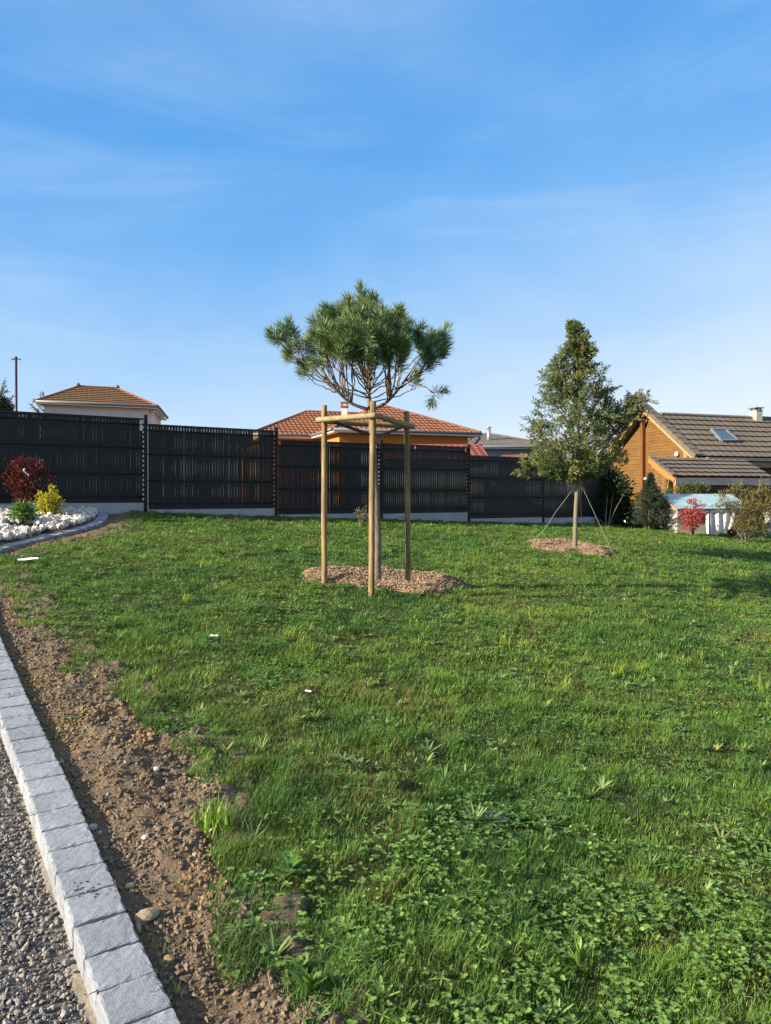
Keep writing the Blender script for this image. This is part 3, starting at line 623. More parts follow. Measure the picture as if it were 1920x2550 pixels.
rock(420, 2370, 0.02, (0.27, 0.19, 0.1), 'ochre stone in the soil below the flat sandy stone')
rock(345, 2290, 0.014, (0.3, 0.22, 0.14), 'thin stick-like brown stone lying along the kerb', (0.7, 2.6, 0.7))
rock(390, 1917, 0.015, (0.45, 0.42, 0.38), 'pale stone in the upper part of the soil strip')
def litter(px, py, L, wd, label, ang, name='paper_scrap'):
    c = G(px, py); z = float(g(*c)) + 0.06; d_ = np.array([math.cos(ang), math.sin(ang), 0.04]); s_ = np.array([-math.sin(ang), math.cos(ang), 0.2])
    mb = MB(); t = np.linspace(-0.5, 0.5, 7)[:, None, None]; s = np.linspace(-0.5, 0.5, 4)[None, :, None]
    Pp = np.array([c[0], c[1], z]) + t * L * d_ + s * wd * s_ * (1 - 0.8 * np.abs(t) ** 2) + np.array([0, 0, 1]) * (0.002 * np.sin(t * 7) + 0.3 * wd * s * s)
    mb.grid(Pp); mb.grid(Pp - np.array([0, 0, 0.002])); tag(mb.build(name, m_plast, origin=(c[0], c[1], z)), label, 'litter')
litter(532, 1604, 0.075, 0.028, 'crumpled white scrap lying in the grass left of centre', -0.6)
litter(767, 1748, 0.055, 0.018, 'narrow white scrap in the grass below the pine mulch', -0.9)
litter(70, 1405, 0.2, 0.075, 'long white plastic strip lying in the grass by the stone bed', 0.5, 'plastic_strip')

# ------------------------------------------------------------------ fence
post_px = [362, 687, 948, 1166, 1351]
def fence_at(px):
    xn = (px - 960) / F; dx, dy = 0.857, 0.515            # along the fence
    dx, dy = 8.177, 5.3; t = (xn * 13.2 + 4.267) / (dx - xn * dy); return np.array([-4.267 + dx * t, 13.2 + dy * t])
PO = [fence_at(p) for p in post_px]; st = (PO[4] - PO[0]) / 4
PO = [PO[0] - 2 * st, PO[0] - st] + PO + [PO[4] + st * 0.99]
fd = nrm(st); fn = np.array([fd[1], -fd[0]])               # towards the camera
def zy(py, Y): return CAMZ - (py - 1235) / F * Y
PB = [1.476 + 0.12, zy(1252.5, PO[2][1] - .02), zy(1267.6, 13.95), zy(1280, 15.2), zy(1278, 16.5), zy(1290, 17.9), zy(1288.5, 19.1)]
PT_ = [1.476 + 1.6, zy(1043, PO[2][1] - .02), zy(1066, 13.95), zy(1100.5, 15.2), zy(1109, 16.5), zy(1138.5, 17.9), zy(1141, 19.1)]
fx0 = PO[2]; fence = thing('fence', 'black slatted garden fence stepping down along the back of the lawn', 'fence', (fx0[0], fx0[1], float(g(*fx0))))
for k in range(7):
    A, B = PO[k], PO[k + 1]; zb, zt = PB[k], PT_[k]; H = zt - zb
    Lp = np.linalg.norm(B - A); u0, u1 = 0.05, Lp - 0.05
    folds = np.array([0.07, 0.35, 0.66, 0.93]) * H           # from the top
    bays = np.concatenate([[0.012], folds, [H + 0.004]])
    mb = MB(); ns = 45; pitch = (u1 - u0) / ns
    gaps = ([(1, 1), (17, .5)] if k == 1 else [])
    for i in range(ns):
        uc = u0 + (i + 0.5) * pitch; top = 0.012
        miss = None
        if (k, i) in ((1, 44), (2, 37), (2, 38), (3, 0), (3, 43), (4, 16), (4, 44)): miss = 0.11 if k in (2,) else 0.10
        if (k, i) == (1, 44): miss = 0.2
        if (k, i) in ((2, 38),): miss = 0.12
        ts = []
        for a, b in zip(bays[:-1], bays[1:]): ts += list(np.linspace(a, b, 5)[:-1])
        ts.append(bays[-1]); ts = np.array(ts)
        amp = np.zeros(len(ts))
        open_ = [0.0050, 0.0010, 0.0014, 0.0010, 0.0002]
        if k >= 3: open_ = [0.0012, 0.0017, 0.0019, 0.0014, 0.0003]
        if k == 3: open_ = [0.0010, 0.0009, 0.0010, 0.0007, 0.0002]
        if k == 1: open_ = [0.0036, 0.0020, 0.0024, 0.0022, 0.0010]
        for j, (a, b) in enumerate(zip(bays[:-1], bays[1:])):
            m_ = (ts >= a) & (ts <= b); amp[m_] = np.maximum(amp[m_], open_[j] * (0.5 + rng.random()) * np.sin(np.pi * (ts[m_] - a) / (b - a)) ** 1.3)
        hw = pitch / 2 + 0.0003 - amp * 0.9; shift = 0.0003 * rng.normal()
        if miss:
            ts2 = ts[ts > miss]; hw = hw[ts > miss]; ts_ = ts2
        else: ts_ = ts
        bow = 0.0 * ts_
        for s_, in ((0.0,),):
            cx = A + fd * 0; P3 = []
            for side in (-1, 1):
                u = uc + shift + side * hw
                P3.append(np.concatenate([A[None] + fd[None] * u[:, None] + fn[None] * (bow * side * 0.5)[:, None], (zt - ts_)[:, None]], 1))
            mb.grid(np.stack(P3, 1), col=(1, 1, 1))
    pan = mb.build('panel', m_slat, fence)
    mw = MB(); fa = lambda u, z, o=0.004: np.array([*(A + fd * u + fn * o), z])
    mw.beam(fa(u0 - .01, zt - 0.006, 0), fa(u1 + .01, zt - 0.006, 0), 0.05, 0.03)
    for f_ in folds:
        for dz in (-0.006, 0.006): mw.tube([fa(u0 - .02, zt - f_ + dz, .01), fa(u1 + .02, zt - f_ + dz, .01)], 0.0045, 5)
    for i in range(ns + 1):
        mw.tube([fa(u0 + i * pitch, zt, .006), fa(u0 + i * pitch, zb, .006)], 0.0022, 4, cap=False)
    mw.build('wire', m_wire, pan)
    mbd = MB(); zc = zb + 0.003
    mbd.box([*(A + fd * Lp / 2), zc - 0.2], (Lp - 0.06, 0.04, 0.4), [*fd, 0], [*fn, 0]); mbd.build('base_board', m_board, fence)
for k in range(8):
    A = PO[k]; zt = max(PT_[min(k, 6)], PT_[max(k - 1, 0)]) + 0.06; zb = float(g(*A)) - 0.3
    mb = MB(); mb.box([*(A + fn * 0.012), (zt + zb) / 2], (0.055, 0.06, zt - zb), [*fd, 0], [*fn, 0]); mb.box([*(A + fn * 0.012), zt + .004], (0.062, 0.067, 0.012), [*fd, 0], [*fn, 0])
    for z in np.arange(zb + 0.5, zt - 0.12, 0.085):
        mb.box([*(A - fd * 0.036), z], (0.02, 0.03, 0.045), [*fd, 0], [*fn, 0])
    mb.build('post', m_post, fence)

# ------------------------------------------------------------------ tree stakes
FS, LS, RS = np.array([-0.139, 7.8]), np.array([-0.668, 8.2]), np.array([0.255, 8.56])
tops = {0: zy(1000, 7.8), 1: zy(1010, 8.2), 2: zy(1026, 8.56)}
tf = thing('tree_stakes', 'three round wooden stakes joined by rails round the young pine', 'tree stake', (FS[0], FS[1], float(g(*FS))))
botpx = [(924, 1500), (808, 1470), (1017, 1472)]
SP = []
for k, (s, r_) in enumerate(((FS, 0.033), (LS, 0.0325), (RS, 0.0325))):
    zt = tops[k]; zb = float(g(*s)) - 0.25; Y = s[1]; xb = (botpx[k][0] - 960) / F * Y; xt = ({0: 929, 1: 807.5, 2: 1012.5}[k] - 960) / F * Y
    n = 24; t = np.linspace(0, 1, n); pts = np.stack([xb + (xt - xb) * t + 0.002 * np.sin(t * 9 + k), np.full(n, Y), zb + (zt - zb) * t], 1)
    rr = np.full(n, r_); rr[-2] = r_ * 0.97; pts = np.vstack([pts, pts[-1] + [0, 0, 0.006]]); rr = np.append(rr, r_ * 0.8)
    mb = MB(); mb.tube(pts, rr, 18, wob=0.02); mb.build('stake', m_stake, tf); SP.append((xt, Y))
def rail(p, q, name='rail'):
    mb = MB(); n = 14; t = np.linspace(0, 1, n)[:, None]; pts = np.asarray(p) * (1 - t) + np.asarray(q) * t
    pts = np.vstack([pts[0] - nrm(pts[1] - pts[0]) * .006, pts, pts[-1] + nrm(pts[1] - pts[0]) * .006]); rr = np.full(n + 2, 0.0305); rr[0] = rr[-1] = 0.024
    mb.tube(pts, rr, 16, wob=0.02); mb.build(name, m_rail, tf)
rail(W(790, 1046, 8.12), W(936, 1034.5, 7.73)); rail(W(933, 1034, 7.80), W(1029, 1063, 8.52)); rail(W(812, 1049, 8.28), W(1022, 1062, 8.66))
def strap(p, q, w=0.034):
    mb = MB(); mb.beam(p, q, 0.006, w); mb.beam(np.asarray(p) * .42 + np.asarray(q) * .58 + [0, -.004, 0], np.asarray(p) * .36 + np.asarray(q) * .64 + [0, -.004, 0], 0.014, w * 1.25); mb.build('strap', m_rubber, tf)
strap(W(833, 1052, 8.15), W(927, 1084, 8.32)); strap(W(1000, 1064, 8.42), W(940, 1088, 8.34))

# ------------------------------------------------------------------ the pine
pz = float(g(*PINE)); pine = thing('pine_tree', 'young umbrella pine with long needles held by three stakes', 'tree', (PINE[0], PINE[1], pz))
def ZP(zx, zy_, Y):
    if zy_ < 700: zx, zy_ = 848 + (zx - 835) * 0.87, 556 + (zy_ - 540) * 0.775
    return W(600 + zx * 0.36, 700 + zy_ * 0.36, Y)       # read off the enlarged crop of the crown
tr = [np.array([PINE[0] + 0.015, 8.36, pz - 0.1]), np.array([PINE[0] + 0.012, 8.36, pz + 0.1]), W(941, 1350, 8.36), W(935, 1200, 8.36), W(925, 1060, 8.36)] + [ZP(880, 740, 8.36), ZP(868, 500, 8.36), ZP(835, 330, 8.38), ZP(825, 190, 8.36), ZP(815, 120, 8.36)]
tr = resample(np.array(tr), 0.05, 5); rr = np.interp(np.linspace(0, 1, len(tr)), [0, .03, .1, .5, .6, .8, 1], [.062, .055, .044, .036, .03, .017, .006])
mb = MB(); mb.tube(tr, rr, 12, wob=0.12); mb.build('trunk', m_bark, pine)
clus = [(230, 340), (300, 410), (375, 470), (450, 520), (240, 520), (330, 580), (400, 690), (560, 540), (470, 280), (520, 370), (580, 210), (640, 260), (615, 430), (680, 470), (720, 370),
        (745, 140), (820, 110), (900, 140), (790, 210), (870, 210), (940, 220), (770, 300), (900, 310), (690, 540), (800, 480), (880, 420), (935, 500), (970, 330), (1005, 420), (1060, 480), (920, 590), (800, 560), (640, 350), (730, 220),
        (1110, 240), (1150, 330), (1180, 400), (1130, 470), (1065, 390), (1200, 320), (1360, 390), (1410, 480), (1330, 530), (1300, 600), (1285, 460), (1220, 740), (1325, 780), (1085, 660), (1030, 580), (760, 420), (520, 480), (980, 250), (1380, 560), (190, 400)]
nb_ = MB(); bb = MB()
cx0, R0 = 815.0, 660.0; fork_z = ZP(885, 880, 8.36)
shoots = []
for (zx, zy_) in clus:
    a = (zx - cx0) / R0; dep = 0.95 * math.sqrt(max(0.06, 1 - a * a)) * (0.45 + 0.55 * smooth(80, 420, zy_)) 
    small = (zx, zy_) in ((400, 690), (1220, 740), (1325, 780), (1085, 660))
    ks = 1 if small or abs(a) > 0.5 else 2
    for q in range(ks):
        off = 0.0 if ks == 1 else np.linspace(-0.85, 0.85, ks)[q] * dep + rng.normal() * 0.08
        if ks == 1: off = rng.normal() * 0.15
        shoots.append((zx + rng.normal() * 14, zy_ + rng.normal() * 12, 8.36 + off, small))
limbs = [np.array([ZP(885, 890, 8.36), ZP(760, 850, 8.33), ZP(640, 740, 8.28), ZP(500, 590, 8.22)]), np.array([ZP(885, 890, 8.36), ZP(1000, 850, 8.38), ZP(1100, 740, 8.42), ZP(1250, 560, 8.5)])]
for lm_ in limbs: q = resample(lm_, 0.04, 3); bb.tube(q, np.linspace(0.021, 0.007, len(q)), 8, wob=.1)
# many thin side branches sweep from the trunk, just above the stakes, out and up into the foliage
for zx, zy_, Y, small in shoots:
    tip = ZP(zx, zy_, Y); hz = tip[2]
    if hz > ZP(0, 330, 8.36)[2] or small is None: a_t = 0.86
    side = -1 if zx < 760 else (1 if zx > 960 else 0)
    if side and zy_ > 260 and rng.random() < 0.6:
        q = resample(limbs[0] if side < 0 else limbs[1], 0.04, 3); s0 = q[int(len(q) * (0.2 + 0.65 * min(1, abs(zx - 860) / 620) * (0.6 + .4 * rng.random())))]
    else:
        lo = ZP(0, 860, 8.36)[2]; zz = lo + (hz - lo) * (0.15 + 0.35 * rng.random()) * (1 if abs(zx - 850) < 300 else .6); s0 = tr[np.argmin(abs(tr[:, 2] - zz))]
    hor = np.array([tip[0] - s0[0], tip[1] - s0[1], 0]); mid = s0 + hor * 0.55 + np.array([0, 0, (tip[2] - s0[2]) * 0.28])
    t = np.linspace(0, 1, 9)[:, None]; c = (1 - t) ** 2 * s0 + 2 * t * (1 - t) * mid + t * t * tip
    c[1:-1] += rng.normal(size=(7, 3)) * 0.008
    bb.tube(c, np.linspace(0.0085, 0.0045, 9), 6)
    tdir = nrm(tip - mid); nsub = 2 if small else 3
    for k in range(nsub):
        dv = nrm(tdir * 0.6 + np.array([0, 0, 0.6]) + rng.normal(size=3) * 0.33); st_ = tip + rng.normal(size=3) * (0.02 if small else 0.042); SL = 0.11 + 0.08 * rng.random()
        bb.tube([c[-2], st_, st_ + dv * SL], [0.0045, 0.004, 0.003], 5)
        n = 90 if small else 125; u = rng.random(n) ** 0.8; rn = rng.normal(size=(n, 3)); rn -= (rn @ dv)[:, None] * dv; rn = nrm(rn)
        ang = 0.45 + 0.75 * (1 - u) + 0.2 * rng.normal(size=n)
        nd = nrm(dv * np.cos(ang)[:, None] + rn * np.sin(ang)[:, None] + np.array([0, 0, -0.06])); base = st_ + dv * (SL * u)[:, None]
        NL = 0.10 + 0.045 * rng.random(n)
        young = rng.random(); cA = np.array([[0.12, 0.205, 0.10]]) * (1 - young) + np.array([[0.23, 0.31, 0.105]]) * young
        nb_.leaves(base, nd, rng.normal(size=(n, 3)), NL, 0.0022, cA * (0.7 + 0.6 * rng.random((n, 1))), wide=0.4, fold=0.0, droop=0.12)
        if rng.random() < 0.35:
            bb.tube([st_ + dv * SL, st_ + dv * (SL + .04)], [0.008, 0.004], 5, col=(0.3, 0.15, 0.08))
bb.build('branches', m_branch, pine, smooth_sh=True); nb_.build('needles', m_needle, pine)

# ------------------------------------------------------------------ the roped oak
tz = float(g(*TREE2)); T2Y = TREE2[1]
oak = thing('oak_tree', 'young evergreen oak with conical olive crown tied by ropes', 'tree', (TREE2[0], T2Y, tz))
def ZO(zx, zy_, Y): return W(1240 + zx * 0.2803, 780 + zy_ * 0.2803, Y)
tk = np.array([np.array([TREE2[0] + 0.0, T2Y, tz - 0.1]), ZO(684, 2080, T2Y), ZO(690, 1800, T2Y), ZO(707, 1500, T2Y), ZO(712, 1250, T2Y), ZO(715, 900, T2Y), ZO(705, 500, T2Y), ZO(680, 120, T2Y)])
tk = resample(tk, 0.05, 6); rr = np.interp(np.linspace(0, 1, len(tk)), [0, .04, .1, .4, .6, 1], [.055, .046, .04, .035, .022, .004])
mb = MB(); mb.tube(tk, rr, 12, wob=0.1); mb.build('trunk', m_bark2, oak)
yl = [95, 160, 220, 300, 420, 530, 650, 720, 880, 1000, 1080, 1200, 1340, 1400, 1450]; xl = [640, 640, 660, 580, 495, 400, 330, 300, 280, 225, 205, 200, 195, 280, 560]
yr = [95, 160, 240, 350, 450, 500, 560, 640, 720, 900, 1000, 1150, 1300, 1400, 1450]; xr = [680, 750, 880, 890, 885, 960, 950, 1030, 1090, 1180, 1150, 1140, 1140, 1060, 820]
leafM, brM = MB(), MB(); sprays = []
for _ in range(410):
    zy_ = 1450 - 1340 * rng.random() ** 1.45 if rng.random() < 0.9 else rng.uniform(100, 700)
    cxl, cxr = np.interp(zy_, yl, xl), np.interp(zy_, yr, xr); mid = np.interp(zy_, [70, 700, 1450], [665, 715, 710])
    az = rng.random() * 2 * np.pi; q = rng.random() ** 0.45
    Rl = (mid - cxl, cxr - mid)[math.cos(az) > 0]; lump = 0.72 + 0.44 * vnoise(np.array(az * 1.6), np.array(zy_ / 140.0), 121)
    Rm = 0.5 * (cxr - cxl) if abs(math.cos(az)) < .5 else Rl
    dx = math.cos(az) * q * Rl * lump * 0.96; dy = math.sin(az) * q * Rm * lump * 0.9 * 0.001985
    sprays.append((mid + dx, zy_, T2Y + dy, q))
for t in np.linspace(0, 1, 16):       # the long side branch and a low left one
    sprays.append((1060 + 230 * t + rng.normal() * 16, 900 - 170 * t + rng.normal() * 45, T2Y - 0.1 + rng.normal() * .1, 1)); sprays.append((1050 + 180 * t + rng.normal() * 20, 960 - 100 * t + rng.normal() * 40, T2Y - 0.1 + rng.normal() * .1, 1))
for t in np.linspace(0, 1, 7): sprays.append((300 - 50 * t, 1340 + 90 * t, T2Y + rng.normal() * .08, 1))
for k, (zx, zy_, Y, q) in enumerate(sprays):
    tip = ZO(zx, zy_, Y); s0 = tk[np.argmin(abs(tk[:, 2] - max(tk[30, 2], tip[2] - 0.15 - 0.75 * np.hypot(tip[0] - TREE2[0], tip[1] - T2Y))))]
    if k % 3 == 0:
        t = np.linspace(0, 1, 7)[:, None]; mid = s0 * 0.45 + tip * 0.55 - np.array([0, 0, 0.06]); c = (1 - t) ** 2 * s0 + 2 * t * (1 - t) * mid + t * t * tip
        brM.tube(c, np.linspace(0.011, 0.003, 7), 5)
    out = nrm(np.array([tip[0] - s0[0], tip[1] - s0[1], 0.0]) + 1e-6)
    for s in range(3):
        ssz = float(np.clip(np.interp(zy_, [70, 350, 700], [.4, .65, 1]), .4, 1)); dv = nrm(out * 0.8 * ssz + np.array([0, 0, 0.55]) + rng.normal(size=3) * 0.5 * ssz); SL = (0.17 + 0.13 * rng.random()) * ssz; b0 = tip + rng.normal(size=3) * 0.045 * ssz - dv * SL * 0.5
        n = 19; u = np.linspace(0, 1, n); rn = rng.normal(size=(n, 3)); rn -= (rn @ dv)[:, None] * dv; rn = nrm(rn); ld = nrm(dv * (0.5 + 0.6 * u)[:, None] + rn * 0.85 + [0, 0, -0.1])
        yel = rng.random() ** 1.5; cA = np.array([[0.115, 0.168, 0.07]]) * (1 - yel) + np.array([[0.24, 0.25, 0.08]]) * yel
        leafM.leaves(b0 + dv * (SL * u)[:, None], ld, np.array([[0, 0, 1.0]]) + rng.normal(size=(n, 3)) * 0.5, 0.06 + 0.04 * rng.random(n), 0.018 + 0.008 * rng.random(n), cA * (0.7 + 0.6 * rng.random((n, 1))), wide=0.5, fold=0.2, droop=0.12)
        if k % 2 == 0: brM.tube([b0, b0 + dv * SL], [0.004, 0.002], 4)
brM.build('branches', m_branch, oak); leafM.build('crown', m_leaf, oak)
def rope(p, q, sag, label, wav=0.0):
    mb = MB(); t = np.linspace(0, 1, 24)[:, None]; c = np.asarray(p) * (1 - t) + np.asarray(q) * t; c[:, 2] -= (sag * 4 * t * (1 - t))[:, 0]; c[:, 0] += (wav * np.sin(t * 11))[:, 0]
    mb.tube(c, 0.003, 6); o = mb.build('guy_rope', m_rope, origin=q); tag(o, label, 'rope', 'guy ropes holding the oak')
def gp(px, py): c = G(px, py); return np.array([c[0], c[1], float(g(*c))])
rope(ZO(695, 1500, T2Y - .04), gp(1325, 1352), 0.05, 'slack rope from the oak trunk down to the left edge of its mulch', 0.012)
rope(ZO(735, 1512, T2Y - .04), gp(1529, 1384), 0.0, 'taut rope from the oak trunk down to the right edge of its mulch')
rope(ZO(722, 1512, T2Y + .05), np.array([*(G(1450, 1316)), float(g(*G(1450, 1316)))]), 0.0, 'rear rope running from the oak trunk back towards the fence')

# ------------------------------------------------------------------ roofs and houses
def tile_plane(mb, eL, eR, rL, rR, tw=0.21, course=0.34, amp=0.028, step=0.03):
    eL, eR, rL, rR = [np.asarray(p, float) for p in (eL, eR, rL, rR)]
    ud = nrm(eR - eL); up = (rL + rR) / 2 - (eL + eR) / 2; up = up - ud * (up @ ud); Hs = np.linalg.norm(up); up = up / Hs; no = np.cross(ud, up)
    if no[2] < 0: no = -no
    ua, ub = 0.0, np.linalg.norm(eR - eL); uL, uR = (rL - eL) @ ud, (rR - eL) @ ud
    vs, hv = [], []; n = max(1, int(round(Hs / course)))
    for k in range(n):
        a, b = k * Hs / n, (k + 1) * Hs / n; vs += [a, a + (b - a) * 0.5, b - 0.002]; hv += [step, step * 0.5, 0.0]
    vs = np.array(vs); hv = np.array(hv); us = np.arange(min(ua, uL), max(ub, uR) + tw / 6, tw / 6)
    l = np.interp(vs, [0, Hs], [ua, uL]); r = np.interp(vs, [0, Hs], [ub, uR])
    U = np.clip(us[None], l[:, None], r[:, None]); Vv = vs[:, None] + 0 * U
    hgt = amp * np.abs(np.sin(np.pi * U / tw)) ** 0.8 + hv[:, None]
    mb.grid(eL + U[..., None] * ud + Vv[..., None] * up + hgt[..., None] * no)
def ridge(mb, p, q, r=0.09): 
    p, q = np.asarray(p, float), np.asarray(q, float); n = max(2, int(np.linalg.norm(q - p) / 0.18)); t = np.linspace(0, 1, n * 2)[:, None]; c = p * (1 - t) + q * t
    mb.tube(c, np.where(np.arange(n * 2) % 2 == 0, r, r * 0.82), 8)
class Frame:
    def __init__(s, o, u): s.o = np.asarray(o, float); s.u = nrm(np.asarray(u, float)); s.n = np.array([-s.u[1], s.u[0]])
    def __call__(s, u, n, z): p = s.o + s.u * u + s.n * n; return np.array([p[0], p[1], z])
def wall_box(mb, fr, u0, u1, n0, n1, z0, z1): mb.box(fr((u0 + u1) / 2, (n0 + n1) / 2, (z0 + z1) / 2), (u1 - u0, n1 - n0, z1 - z0), [*fr.u, 0], [*fr.n, 0])
def eaves(mb_soffit, mb_gutter, pts, fr=None):
    for p, q in zip(pts[:-1], pts[1:]):
        p, q = np.asarray(p, float), np.asarray(q, float); mb_soffit.beam(p - [0, 0, .085], q - [0, 0, .085], 0.03, 0.075); d_ = nrm(q - p); o_ = np.cross(d_, [0, 0, 1])
        mb_gutter.tube([p + o_ * .05 + [0, 0, -.015], q + o_ * .05 + [0, 0, -.015]], 0.055, 8)

# white house beyond the left of the fence
wz = 1.0; fr = Frame((-11.05, 36.0), (-0.925, -0.38)); fr.n = np.array([-0.2, 0.98])       # u to the left, n to the back
ez, rz = zy(1015, 36), zy(972, 38.3)
C1, C2, C3, C4 = fr(0, 0, ez), fr(5.35, 0, ez), fr(5.35, 5.2, ez), fr(0, 5.2, ez); rA, rB = fr(2.2, 2.6, rz), fr(4.05, 2.6, rz)
C1[2] = C2[2] = C3[2] = C4[2] = zy(1012, 36)
wh = thing('white_house', 'white rendered house with a brown hipped roof behind the high end of the fence', 'house', (*fr(2.6, 2.6, wz)[:2], wz))
mb = MB(); wall_box(mb, fr, 0.3, 5.05, 0.25, 4.9, wz - 1.2, ez + 0.02); mb.build('wall', m_white, wh)
mb = MB(); tile_plane(mb, C2, C1, rB, rA, 0.25, 0.3, .004, .045); tile_plane(mb, C1, C4, rA, rA, 0.25, .3, .004, .045); tile_plane(mb, C4, C3, rA, rB, .25, .3, .004, .045); tile_plane(mb, C3, C2, rB, rB, .25, .3, .004, .045); roof = mb.build('roof', m_tile_br, wh)
mb = MB(); ridge(mb, rA, rB); [ridge(mb, a + np.array([0, 0, .02]), b, .07) for a, b in ((C1, rA), (C2, rB), (C3, rB), (C4, rA))]; mb.build('ridge_tiles', m_tile_or, roof)
for p in (rA, rB): mb = MB(); mb.tube([p, p + [0, 0, .1], p + [0, 0, .2]], [.1, .12, .04], 8); mb.build('finial', m_tile_gr, roof)
ms, mg = MB(), MB(); eaves(ms, mg, [C2, C1]); eaves(ms, mg, [C1, C4]); eaves(ms, mg, [C3, C2]); 
ms.poly([C1 - [0, 0, .17], C2 - [0, 0, .17], C3 - [0, 0, .17], C4 - [0, 0, .17]]); ms.build('soffit', m_pvc, wh); mg.build('gutter', m_gutter, wh)
mb = MB(); p = fr(0.42, 0.36, 0); mb.tube([fr(0.1, 0.0, ez - .12), fr(0.42, .38, ez - .4), [p[0], p[1], wz - 1]], 0.045, 8); mb.build('downpipe', m_zinc, wh)
mb = MB(); q0 = W(398, 1061, 44); tile_plane(mb, q0 + [-2.5, 0, -.6], q0 + [0.5, 0, -.6], q0 + [-2.5, 1.4, 0.05], q0 + [0.0, 1.4, 0.05]); lowr = thing('annex', 'low tiled roof corner just right of the white house', 'roof', (q0[0] - 1, 44.5, 0.5)); mb.build('roof', m_tile_or, lowr)
mb = MB(); mb.box(q0 + [-1, .7, -1.7], (2.4, 1.2, 2.2)); mb.build('wall', m_white, lowr)

# orange house behind the middle of the fence
fo = Frame((0, 0), (0.94, 0.34)); fo.n = np.array([-0.34, 0.94]); ez = 1.6 + 2.62; rz = 1.6 + 4.02
oh = thing('orange_house', 'orange rendered bungalow with hipped brown tile roof behind the fence', 'house', (*fo(10, 33, 0.3)[:2], 0.3))
F1, F2, F3, F4, F5, F6 = fo(5.3, 31.45, ez), fo(7.94, 31.45, ez), fo(7.94, 27.95, ez), fo(14.35, 27.95, ez), fo(14.35, 37.85, ez), fo(5.3, 37.85, ez)
Lr, Jr, Ar = fo(8.5, 34.65, rz), fo(11.145, 34.65, rz), fo(11.145, 31.15, rz)
mb = MB()
for a in ((F6, F1, Lr, Lr), (F1, F2, Lr, Jr), (F2, F3, Jr, Ar), (F3, F4, Ar, Ar), (F4, F5, Ar, Jr), (F5, F6, Jr, Lr)): tile_plane(mb, *a)
roof = mb.build('roof', m_tile_or, oh)
mb = MB(); ridge(mb, Lr, Jr); ridge(mb, Ar, Jr); [ridge(mb, a + np.array([0, 0, .03]), b, .075) for a, b in ((F1, Lr), (F3, Ar), (F4, Ar), (F6, Lr), (F5, Jr))]; mb.build('ridge_tiles', m_tile_or, roof)
mb = MB(); cb = fo(9.75, 33.6, 0); cb = np.array([W(858, 1010, 34.8)[0], 34.8, 0]); mb.box([cb[0], cb[1], zy(1022, 34.8) - .25], (0.27, 0.27, 0.95)); ch = mb.build('chimney', m_white, roof)
mb = MB(); zt = zy(1013, 34.8); mb.box([cb[0], cb[1], zt], (0.36, 0.36, 0.07)); mb.box([cb[0], cb[1], zt + .19], (0.36, 0.36, 0.05)); [mb.box([cb[0] + a * .13, cb[1] + b * .13, zt + .1], (.06, .06, .16)) for a in (-1, 1) for b in (-1, 1)]; mb.build('cap', m_tile_or, ch)
mb = MB(); wall_box(mb, fo, 8.3, 13.95, 28.35, 31.9, -0.5, ez - .02); wall_box(mb, fo, 5.8, 13.94, 31.9, 37.4, -0.5, ez - .03); mb.build('wall', m_orange, oh)
ms, mg = MB(), MB()
for p, q in ((F1, F2), (F2, F3), (F3, F4), (F4, F5)): eaves(ms, mg, [p, q])
ms.poly([F2 - [0, 0, .115], F3 - [0, 0, .115], F4 - [0, 0, .115], F5 - [0, 0, .115], fo(7.94, 37.85, ez - .115)]); ms.poly([F1 - [0, 0, .118], F2 - [0, 0, .118], fo(7.94, 37.8, ez - .118), F6 - [0, 0, .118]])
ms.build('soffit', m_pvc, oh); mg.build('gutter', m_gutter, oh)
mb = MB(); a = fo(14.3, 27.95, ez - .12); b = fo(14.0, 28.27, ez - .7); mb.tube([a, a + [0, 0, -.1], b, b - [0, 0, 3]], 0.05, 8); mb.build('downpipe', m_gutter, oh)

# low red-tiled shed just behind the fence
fs = Frame(fence_at(880) + np.array([-1.1, 1.85]), (0.87, 0.49)); p0 = W(905, 1107, 19.2)
e1, e2 = W(1225, 1150, 21.3), W(1197, 1110, 22.9); rsh = thing('tiled_shed', 'low shed with scalloped red tile roof close behind the fence', 'shed', (2.2, 20, 0.3))
r1 = W(893, 1109.5, 22.6); eL = np.array([r1[0] + .6, r1[1] - 1.5, r1[2] - 0.62]); eR = W(1222, 1141.5, e2[1] - 1.55); e2[2] = r1[2]; eL[2] = eR[2] = e2[2] - .52
mb = MB(); tile_plane(mb, eL, eR, r1, e2, 0.2, 0.24, 0.035, 0.03); rf = mb.build('roof', m_tile_rd, rsh)
mb = MB(); ridge(mb, r1, e2 + [0.05, 0, 0.02], .05); mb.build('ridge_tiles', m_tile_rd, rf)
mb = MB(); mb.poly([eL + [.1, .15, -.02], eR + [-.15, .15, -.02], e2 + [-.15, -.1, -.05], r1 + [.1, -.1, -.05]], (0, 0, -1.9)); mb.build('wall', m_block, rsh)

